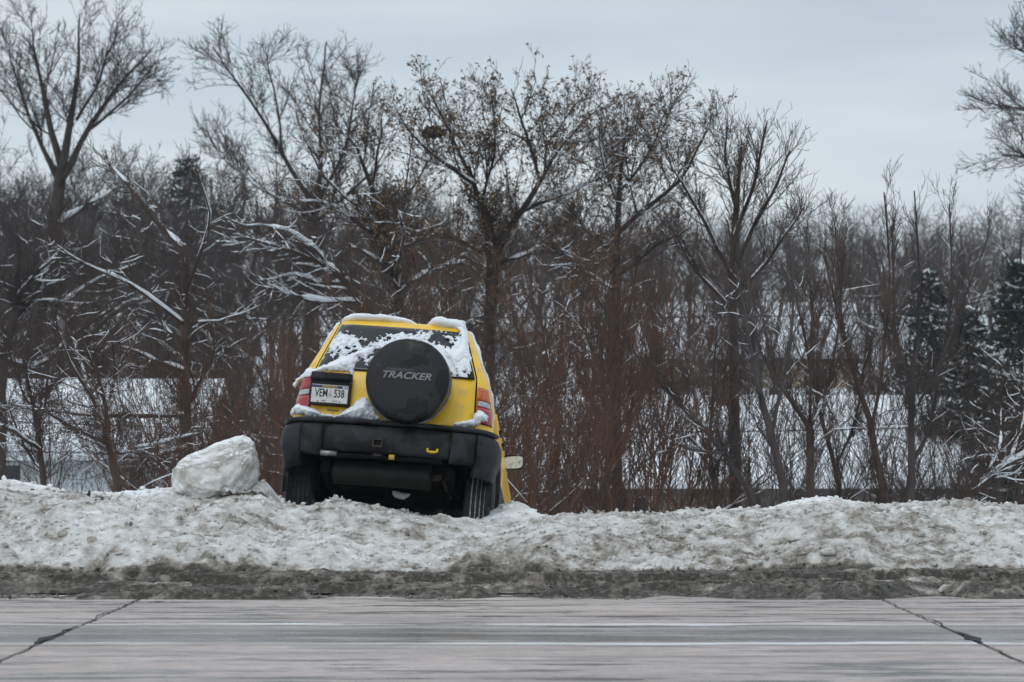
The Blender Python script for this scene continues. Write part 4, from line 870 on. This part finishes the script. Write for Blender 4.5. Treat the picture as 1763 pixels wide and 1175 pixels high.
tree('bare_tree', [[(1062, 700, 26), (1060, 450, 21), (1065, 330, 14), (1072, 230, 8), (1082, 140, 3)], [(1060, 400, 14), (1120, 335, 11), (1170, 290, 8), (1205, 190, 3)], [(1062, 440, 10), (1010, 380, 7), (980, 320, 4)], [(1068, 300, 7), (1110, 240, 5), (1130, 170, 3)], [(1066, 330, 7), (1035, 260, 5), (1025, 190, 3)], [(1060, 480, 10), (1130, 420, 8), (1190, 380, 4)], [(1060, 500, 9), (1000, 470, 6), (960, 450, 4)]], 57, 10, BARKD, 'leaf-tufted tree right of the nest tree, behind the red thicket', MID, snow=(.75, 1.2), leaves=2200)
tree('bare_tree', [[(1268, 870, 26), (1262, 600, 21), (1265, 400, 16), (1270, 300, 10), (1278, 190, 3)], [(1263, 460, 11), (1308, 350, 8), (1335, 245, 3)], [(1266, 400, 9), (1290, 290, 7), (1302, 178, 3)], [(1262, 480, 10), (1208, 380, 7), (1150, 270, 3)], [(1268, 340, 8), (1242, 250, 5), (1236, 190, 3)], [(1262, 520, 9), (1330, 430, 6), (1360, 360, 3)], [(1262, 540, 9), (1190, 470, 6), (1140, 400, 3)]], 44, 11, BARK, 'slender upright bare tree reaching highest right of centre', UPR, snow=(.35, .6))
right = [([[(1356, 885, 21), (1342, 793, 18), (1318, 715, 14), (1304, 653, 11), (1285, 450, 4)], [(1330, 750, 9), (1360, 650, 7), (1380, 520, 5), (1385, 400, 3)], [(1310, 680, 8), (1270, 600, 6), (1225, 480, 4)]], 'leftmost dark stem of the thin tree row before the tan house'),
    ([[(1391, 885, 19), (1396, 767, 16), (1394, 731, 14)], [(1394, 735, 10), (1352, 679, 9), (1316, 617, 7), (1280, 500, 3)], [(1396, 735, 9), (1414, 705, 8), (1440, 653, 6), (1465, 520, 4), (1470, 400, 3)], [(1395, 740, 7), (1400, 640, 6), (1410, 500, 4), (1405, 370, 3)]], 'forked thin tree second from left in the row before the tan house'),
    ([[(1316, 885, 14), (1269, 803, 12), (1212, 741, 10), (1140, 669, 8), (1080, 590, 4)], [(1250, 780, 6), (1190, 780, 5), (1120, 740, 3)], [(1200, 730, 6), (1190, 640, 5), (1160, 540, 3)]], 'thin tree slanting left in front of the tan house roof'),
    ([[(1534, 885, 20), (1513, 808, 16), (1497, 715, 13), (1466, 638, 9), (1420, 440, 4)], [(1500, 740, 8), (1520, 640, 7), (1528, 500, 5), (1515, 310, 3)], [(1490, 700, 7), (1455, 590, 5), (1440, 380, 3)]], 'upright thin tree in the middle of the right half'),
    ([[(1565, 885, 18), (1570, 757, 15), (1565, 653, 12), (1592, 540, 8), (1575, 300, 3)], [(1568, 800, 10), (1598, 757, 9), (1618, 679, 7), (1655, 520, 4), (1648, 320, 3)], [(1566, 660, 7), (1540, 560, 5), (1530, 380, 3)], [(1580, 700, 6), (1625, 600, 5), (1690, 400, 3)]], 'branching thin tree left of the dark spruces'),
    ([[(1041, 890, 15), (1054, 767, 13), (1052, 663, 10), (1078, 560, 6), (1100, 440, 3)], [(1052, 760, 7), (1100, 680, 6), (1150, 590, 3)], [(1050, 700, 7), (1020, 620, 5), (1000, 520, 3)]], 'thin reddish tree just right of the door mirror'),
    ([[(1238, 890, 12), (1228, 820, 10), (1215, 760, 8), (1230, 680, 6), (1235, 560, 3)], [(1228, 820, 6), (1260, 740, 5), (1275, 640, 3)]], 'short thin tree before the window of the tan house'),
    ([[(1450, 885, 12), (1440, 800, 10), (1416, 720, 8), (1400, 620, 5), (1360, 470, 3)], [(1440, 800, 6), (1475, 720, 5), (1490, 600, 3)]], 'crooked thin tree between the forked and the upright one')]
for i, (g, lb) in enumerate(right): tree('thin_tree', g, 37 + 1.1 * i, 20 + i, BARK if i % 2 else BARKG, lb, UPR, snow=(.55, .8), group='row of thin trees on the slope')
tree('leaning_tree', [[(1640, 890, 14), (1704, 819, 12), (1765, 780, 10), (1860, 740, 6)], [(1690, 830, 6), (1730, 770, 5), (1750, 700, 3)], [(1740, 795, 6), (1790, 700, 5), (1810, 600, 3)]], 38, 41, BARK, 'snow-topped leaning tree at the lower right corner', SML, snow=(1, 1.8))
tree('bare_tree', [[(1900, 760, 40), (1890, 400, 30), (1880, 200, 20), (1870, 0, 12)], [(1888, 380, 14), (1820, 320, 9), (1745, 290, 4)], [(1885, 300, 12), (1810, 230, 8), (1735, 215, 3)], [(1880, 180, 12), (1810, 120, 8), (1730, 95, 3)], [(1878, 120, 10), (1810, 50, 7), (1750, 15, 3)], [(1890, 450, 12), (1800, 400, 8), (1735, 370, 4)], [(1875, 60, 10), (1800, -20, 6), (1760, -60, 3)], [(1884, 260, 9), (1800, 170, 6), (1745, 130, 3)]], 82, 42, BARKD, 'tall tree with branches entering at the upper right edge', BIG, snow=None)
NESTM = mat('nest_twigs', (.012, .010, .009), .95, (.022, .018, .016), 20)
c = at(745, 228, 60.0); nn = 600; a = rng.standard_normal((nn, 3)) * [.065, .065, .035]; dv = unit(rng.standard_normal((nn, 3)) * [1, 1, .35]) * .06
nest = link('bird_nest', np_mesh('bird_nest', *tube_np(np.stack([a - dv, a, a + dv], 1), np.full((nn, 3), .006), 3), NESTM)); nest.location = c; tag(nest, 'dark bird nest of sticks in the leaf-tufted tree', 'bird nest')

# ---- copies of a thing and its parts
def copy_thing(src, loc, rz, sc, label):
    c_ = src.copy(); col.objects.link(c_); c_.location = loc; c_.rotation_euler = (0, 0, rz); c_.scale = sc if hasattr(sc, '__len__') else (sc,) * 3; c_['label'] = label
    for ch in src.children: k = ch.copy(); col.objects.link(k); k.parent = c_
    return c_
def proto_tree(name, H, spread, nl, m, seed, lev, label, cat, group, multi=1, lean=.15, rbase=.10, snow=(.4, 1), rmin=.006, trunk_split=.3, bend=.12):
    """a free-standing bare tree or thicket of height H metres; lev lengths in metres"""
    r = np.random.default_rng(seed); Ps, Rs = [], []; k = 9
    for s in range(multi):
        d = np.array([r.normal(0, lean), r.normal(0, lean), 1.]); h = H * r.uniform(.6, 1.0) if multi > 1 else H * .7
        p = np.array([r.normal(0, .12 * multi ** .5), r.normal(0, .12 * multi ** .5), -.2]); P = [p]
        for j in range(k - 1): d = unit(d + r.normal(0, bend * .5, 3)); p = p + d * h / (k - 1); P.append(p)
        Ps.append(np.array(P)); Rs.append(rbase * np.linspace(1, .3 if multi == 1 else .15, k) * r.uniform(.7, 1.1))
        for l in range(nl):
            t = r.uniform(trunk_split, 1); i = int(t * (k - 2)); st = Ps[-1 - l][i] if l == 0 else Ps[-1 - l][i]
            az = r.uniform(0, 2 * pi); d2 = unit(np.array([cos(az) * spread, sin(az) * spread, r.uniform(.5, 1.1)])); q = st.copy(); Q = [q]; hl = H * r.uniform(.35, .6) * (1.15 - .6 * t)
            for j in range(k - 1): d2 = unit(d2 + r.normal(0, bend, 3) + [0, 0, .07]); q = q + d2 * hl / (k - 1); Q.append(q)
            Ps.append(np.array(Q)); Rs.append(rbase * .5 * np.linspace(1, .15, k) * r.uniform(.6, 1))
    P = np.stack(Ps); R = np.maximum(np.stack(Rs), rmin); root = empty(name); tag(root, label, cat, group)
    link('trunk' if multi == 1 else 'stems', np_mesh('trunk', *tube_np(P, R, 5), m), root); tw, sn = [], []; cur = (P, R)
    for li, (dens, tmin, l0, l1, ang, up, wan, kk, cap) in enumerate(lev):
        cur = spawn(cur[0], cur[1], r, dens, tmin, l0, l1, ang, up, wan, kk, rmin, cap, upw=.05); tw.append(tube_np(cur[0], cur[1], 3))
        if snow and li == 0:
            q = snow_on(cur[0], cur[1], r, .007 * snow[1], min(.8, snow[0] * 1.5), 0)
            if q: sn.append(q)
    link('crown', np_mesh('crown', *merge(tw), m), root)
    if snow:
        q = snow_on(P, R, r, .02 * snow[1], snow[0], 0)
        if q: sn.append(q)
        if sn: tag(link('branch_snow', np_mesh('branch_snow', *merge(sn), SNOW), root), kind='stuff')
    return root
# red-brown thicket on the slope
SHL = [(7, .42, .5, 2.1, 22, .28, .08, 7, 420), (6, .15, .15, .75, 26, .2, .1, 4, 3200), (5, .2, .07, .28, 30, .1, .1, 3, 5000)]
red = [proto_tree('thicket_shrub', 4.6, .5, 0, BARKR, 60 + i, SHL, 'red-brown shrub', 'shrub', 'red-brown thicket beyond the bank', multi=7, lean=.33, bend=.2, rbase=.017, snow=(.12, .6), rmin=.0026) for i in range(3)]
spots = [(925, 38.5, 1.0), (990, 43.5, 1.2), (1125, 44, 1.1), (850, 46, 1.2), (760, 47, 1.15), (670, 48, 1.1), (590, 47, 1.05), (500, 48, 1.0), (340, 43, .8), (250, 45, .8), (430, 40, .95), (478, 38, .9), (520, 41, 1.05), (560, 39, 1.05), (600, 43, .9), (650, 40, .95), (700, 44, .9), (745, 41, .95), (790, 39, 1.0), (835, 42, 1.05), (1045, 42, 1.1), (1085, 40, 1.05), (395, 44, .95), (455, 46, 1.0), (1000, 46, 1.25)]
spots = sorted((a, b, c * (1.14 if a > 830 else 1.05)) for a, b, c in spots)
for i, (px, d, sc) in enumerate(spots):
    x = (px - CX) / F * d; loc = (x, d, gz(x, d)); side = 'left of' if px < 480 else ('behind' if px < 860 else 'right of'); lb = 'upright red-brown shrub in the thicket %s the car' % side; gr_ = 'red-brown shrubs %s the car' % side
    if i < 3: red[i].location = loc; red[i].scale = (sc,) * 3; red[i]['label'] = lb; red[i]['group'] = gr_
    else: copy_thing(red[i % 3], loc, 1.3 * i, (sc, sc, sc * (1 + .08 * ((i * 7) % 3 - 1))), lb)['group'] = gr_
# dark upright saplings between the thin trees on the right and above the left slope
sap = [proto_tree('sapling_clump', 5.2, .5, 1, BARK, 160 + i, [(5, .45, .4, 1.7, 26, .28, .09, 6, 300), (5.5, .15, .15, .7, 28, .2, .1, 4, 2200), (5, .2, .07, .26, 30, .1, .1, 3, 3600)], 'sapling', 'shrub', 'sapling clumps', multi=5, lean=.24, bend=.2, rbase=.020, snow=(.2, .6), rmin=.0027) for i in range(2)]
sspots = sorted([(1160, 45, .95), (1195, 49, 1.05), (1225, 46, 1.0), (1330, 47, 1.0), (1372, 44, .92), (1425, 48, 1.0), (1462, 45, .92), (1500, 49, 1.0), (1545, 46, .95), (1585, 50, 1.05), (1622, 46, .92), (1660, 49, 1.0), (1705, 46, .98), (1745, 50, 1.05), (120, 54, 1.05), (265, 50, .95), (385, 52, 1.05), (440, 54, 1.1)])
for i, (px, d, sc) in enumerate(sspots):
    x = (px - CX) / F * d; loc = (x, d, gz(x, d)); side = 'left of the car' if px < 600 else 'among the thin trees right of the car'; lb = 'dark upright clump of saplings standing ' + side; gr_ = 'sapling clumps ' + side
    if i < 2: o = sap[i]; o.location = loc; o.scale = (sc,) * 3; o['label'] = lb
    else: o = copy_thing(sap[i % 2], loc, 1.7 * i, (sc, sc, sc * (1 + .07 * ((i * 5) % 3 - 1))), lb)
    o['group'] = gr_
# grey tangle of low brush behind the bank and between the houses
BRL = [(4, .15, .25, 1.2, 46, .05, .2, 6, 400), (6, .1, .12, .5, 45, .03, .2, 4, 2500), (5, .1, .05, .2, 45, 0, .2, 3, 3000)]
brush = [proto_tree('brush', 2.6, .6, 1, BARKG, 70 + i, BRL, 'brush', 'shrub', 'low brush beyond the bank', multi=7, lean=.35, rbase=.016, snow=(.20, .6), rmin=.0026) for i in range(2)]
bspots = [(20, 39, .9), (110, 41, .9), (150, 44, 1.0), (260, 40, 1.0), (300, 44, 1.1), (370, 41, 1.0), (420, 42, 1.0), (930, 44, 1.1), (1150, 38, .9), (1180, 46, 1.2), (1240, 42, 1.0), (1300, 45, 1.15), (1420, 44, 1.0), (1480, 41, .9), (1600, 42, 1.1), (1670, 40, 1.2), (1740, 42, 1.3), (1720, 48, 1.5), (1625, 45, 1.4), (1680, 52, 1.7), (1750, 54, 1.7), (1590, 55, 1.6), (60, 50, 1.2), (230, 52, 1.3), (1540, 47, 1.2), (1370, 50, 1.2)]
for i, (px, d, sc) in enumerate(bspots):
    x = (px - CX) / F * d; loc = (x, d, gz(x, d)); lb = 'low tangled grey-brown brush on the slope behind the bank'
    if i < 2: brush[i].location = loc; brush[i].scale = (sc,) * 3; brush[i]['label'] = lb
    else: copy_thing(brush[i % 2], loc, 2.1 * i, sc, lb)
# mid-distance trees among the houses and the wood beyond them
FRL = [(2.2, .2, .8, 3.0, 38, .15, .13, 6, 500), (3.0, .1, .4, 1.5, 38, .12, .15, 4, 3000), (3.6, .1, .2, .7, 38, .1, .15, 3, 8000)]
far = [proto_tree('bare_tree', 10, .55, 9, BARKG, 80 + i, FRL, 'far tree', 'tree', 'leafless trees of the wood beyond the houses', rbase=.16, snow=(.30, 2.0), rmin=.0095, lean=.06) for i in range(4)]
r = np.random.default_rng(99); fs = []
for d, n, hmin, hmax, x0, x1 in ((118, 16, .6, .85, -200, 1250), (135, 24, .7, 1.0, -150, 1900), (168, 26, .75, 1.05, -150, 1900), (200, 24, .8, 1.05, -150, 1900), (235, 28, .85, 1.1, -150, 1900), (275, 30, .9, 1.15, -150, 1900), (320, 32, .95, 1.2, -150, 1900)):
    for j in range(n):
        px = x0 + (x1 - x0) * (j + r.uniform(.1, .9)) / n; h = r.uniform(hmin, hmax)
        if px < 330: h *= 1.15
        if 350 < px < 700: h *= 1.0
        if 1150 < px < 1763: h *= .88
        fs.append((px, d + r.uniform(-9, 9), h))
fs += [(20, 124, 1.1), (150, 121, .98), (250, 122, .95), (335, 125, 1.05), (400, 121, 1.08), (640, 124, .95), (700, 122, .98)]
for i, (px, d, h) in enumerate(fs):
    x = (px - CX) / F * d; loc = (x, d, gz(x, d)); lb = 'leafless tree of the dense wood on the hillside beyond the houses'
    sc = (h * r.uniform(.85, 1.15), h * r.uniform(.85, 1.15), h)
    if i < 4: far[i].location = loc; far[i].scale = sc; far[i]['label'] = lb
    else: copy_thing(far[i % 4], loc, r.uniform(0, 6.28), sc, lb)
midt = [proto_tree('bare_tree', 6.5, .7, 3, BARK, 180 + i, [(3.2, .15, .5, 1.9, 36, .22, .13, 6, 450), (4.2, .1, .25, .95, 36, .18, .15, 4, 2600), (5, .1, .12, .42, 38, .15, .15, 3, 6000)], 'tree', 'tree', 'brown trees among the houses', rbase=.06, snow=(.35, 1.4), rmin=.0052, lean=.32, multi=3, bend=.22) for i in range(3)]
ms = []
for d, n, x0, x1 in ((52, 6, 400, 860), (58, 7, 400, 900), (66, 10, 340, 930), (74, 12, 340, 1000), (84, 8, 340, 860), (103, 24, -80, 1850), (113, 22, -80, 1850), (124, 20, -80, 1850)):
    for j in range(n): ms.append((x0 + (x1 - x0) * (j + r.uniform(.1, .9)) / n, d + r.uniform(-3, 3), r.uniform(.75, 1.05) * (1 if d < 90 else 1.05)))
for i, (px, d, h) in enumerate(ms):
    x = (px - CX) / F * d; loc = (x, d, gz(x, d)); lb = 'brown bare tree of middle height in the belt between the houses'; sc = (h * r.uniform(.9, 1.2), h * r.uniform(.9, 1.2), h)
    if i < 3: midt[i].location = loc; midt[i].scale = sc; midt[i]['label'] = lb
    else: copy_thing(midt[i % 3], loc, r.uniform(0, 6.28), sc, lb)
# spruces with snow on their boughs
def spruce(name, H, W, seed, label):
    r = np.random.default_rng(seed); root = empty(name); tag(root, label, 'tree'); k = 6
    P = np.array([[(0, 0, H * t) for t in np.linspace(0, 1, k)]]); link('trunk', np_mesh('trunk', *tube_np(P, np.linspace(.16, .02, k)[None], 7), BARKD), root)
    n = 420; t = r.uniform(.04, .99, n) ** .85; az = r.uniform(0, 2 * pi, n); ln = W * (1 - t) ** .8 * r.uniform(.7, 1.15, n) + .12
    st = np.stack([0 * t, 0 * t, H * t], 1); d = np.stack([np.cos(az), np.sin(az), r.normal(-.05, .28, n)], 1); Q = np.zeros((n, k, 3))
    for j in range(k): q = j / (k - 1); Q[:, j] = st + d * (ln * q)[:, None]; Q[:, j, 2] += -.18 * ln * q + .16 * ln * q ** 2.5
    tw = [tube_np(Q, np.linspace(.022, .006, k)[None] * np.ones((n, 1)), 3)]; B, BR = spawn(Q, np.full((n, k), .02), r, 9, .15, .15, .55, 55, -.18, .1, 3, .010, 6000); tw.append(tube_np(B, np.full(B.shape[:2], .018), 3))
    C, CR = spawn(B, BR, r, 14, .1, .08, .22, 50, -.1, .1, 3, .01, 16000); tw.append(tube_np(C, np.full(C.shape[:2], .016), 3))
    link('boughs', np_mesh('boughs', *merge(tw), NEEDLE), root)
    s = snow_on(Q, np.full((n, k), .02), r, .03, .30, 0); s2 = snow_on(B[::3], BR[::3], r, .02, .40, 0)
    tag(link('bough_snow', np_mesh('bough_snow', *merge([s, s2]), SNOW), root), kind='stuff'); return root
sp_ = spruce('spruce', 7.6, 2.3, 5, 'dark snow-flecked spruce standing right of the tan house')
def put(o, px, d, sc): x = (px - CX) / F * d; o.location = (x, d, gz(x, d) - .1); o.scale = (sc,) * 3
put(sp_, 1668, 92, .92)
for px, d, sc, lb in ((1760, 88, 1.05, 'dark snowy spruce at the right picture edge'), (325, 150, 1.25, 'distant dark spruce tip between the left trees'), (1600, 104, .95, 'spruce half hidden behind the snowy spruce at right')):
    o = copy_thing(sp_, (0, 0, 0), px * .01, 1, lb); put(o, px, d, sc)
# overhead wires with their poles out of frame
POLE = mat('pole_wood', (.07, .055, .045), .9, (.10, .08, .065), 3)
for s, lb in ((-1, 'wooden utility pole left of the view'), (1, 'wooden utility pole right of the view')):
    p = empty('utility_pole', (s * 14, 52, gz(s * 14, 52))); tag(p, lb, 'pole', 'utility poles'); tube_obj('pole', [(0, 0, -.3), (0, 0, 7)], [.16, .11], POLE, p); box('cross_arm', (0, 0, 5.9), (.12, 2.0, .14), POLE, p, .01)
WIRE = mat('wire', (.02, .02, .021), .6)
for (ya, yb, yc, off, lb) in ((752, 757, 745, 0, 'lowest dark wire strung across behind the trees'), (560, 548, 545, .6, 'upper dark wire strung across behind the trees')):
    pts = [];
    for t in np.linspace(-1, 1, 33): z = at(0, yc, 52).z + (.5 * t * t) - .05 * t; pts.append((14 * t, 52 + off, z))
    tag(tube_obj('overhead_wire', pts, .008, WIRE, None, 5), lb, 'wire')

# ------------------------------------------------------------------ thin winter haze
hm = bpy.data.materials.new('haze'); hm.use_nodes = True; ht = hm.node_tree; ht.nodes.clear()
ho = nd(ht, 'ShaderNodeOutputMaterial'); hv = nd(ht, 'ShaderNodeVolumePrincipled'); hv.inputs['Color'].default_value = (.86, .90, .95, 1); hv.inputs['Density'].default_value = .00022
ht.links.new(hv.outputs[0], ho.inputs['Volume'])
bm = bmesh.new(); add_box(bm, (0, 312, 16), (1440, 804, 60)); hz_ = bm_obj('haze', bm, hm); tag(hz_, 'thin pale winter haze in the air', 'haze', kind='stuff')
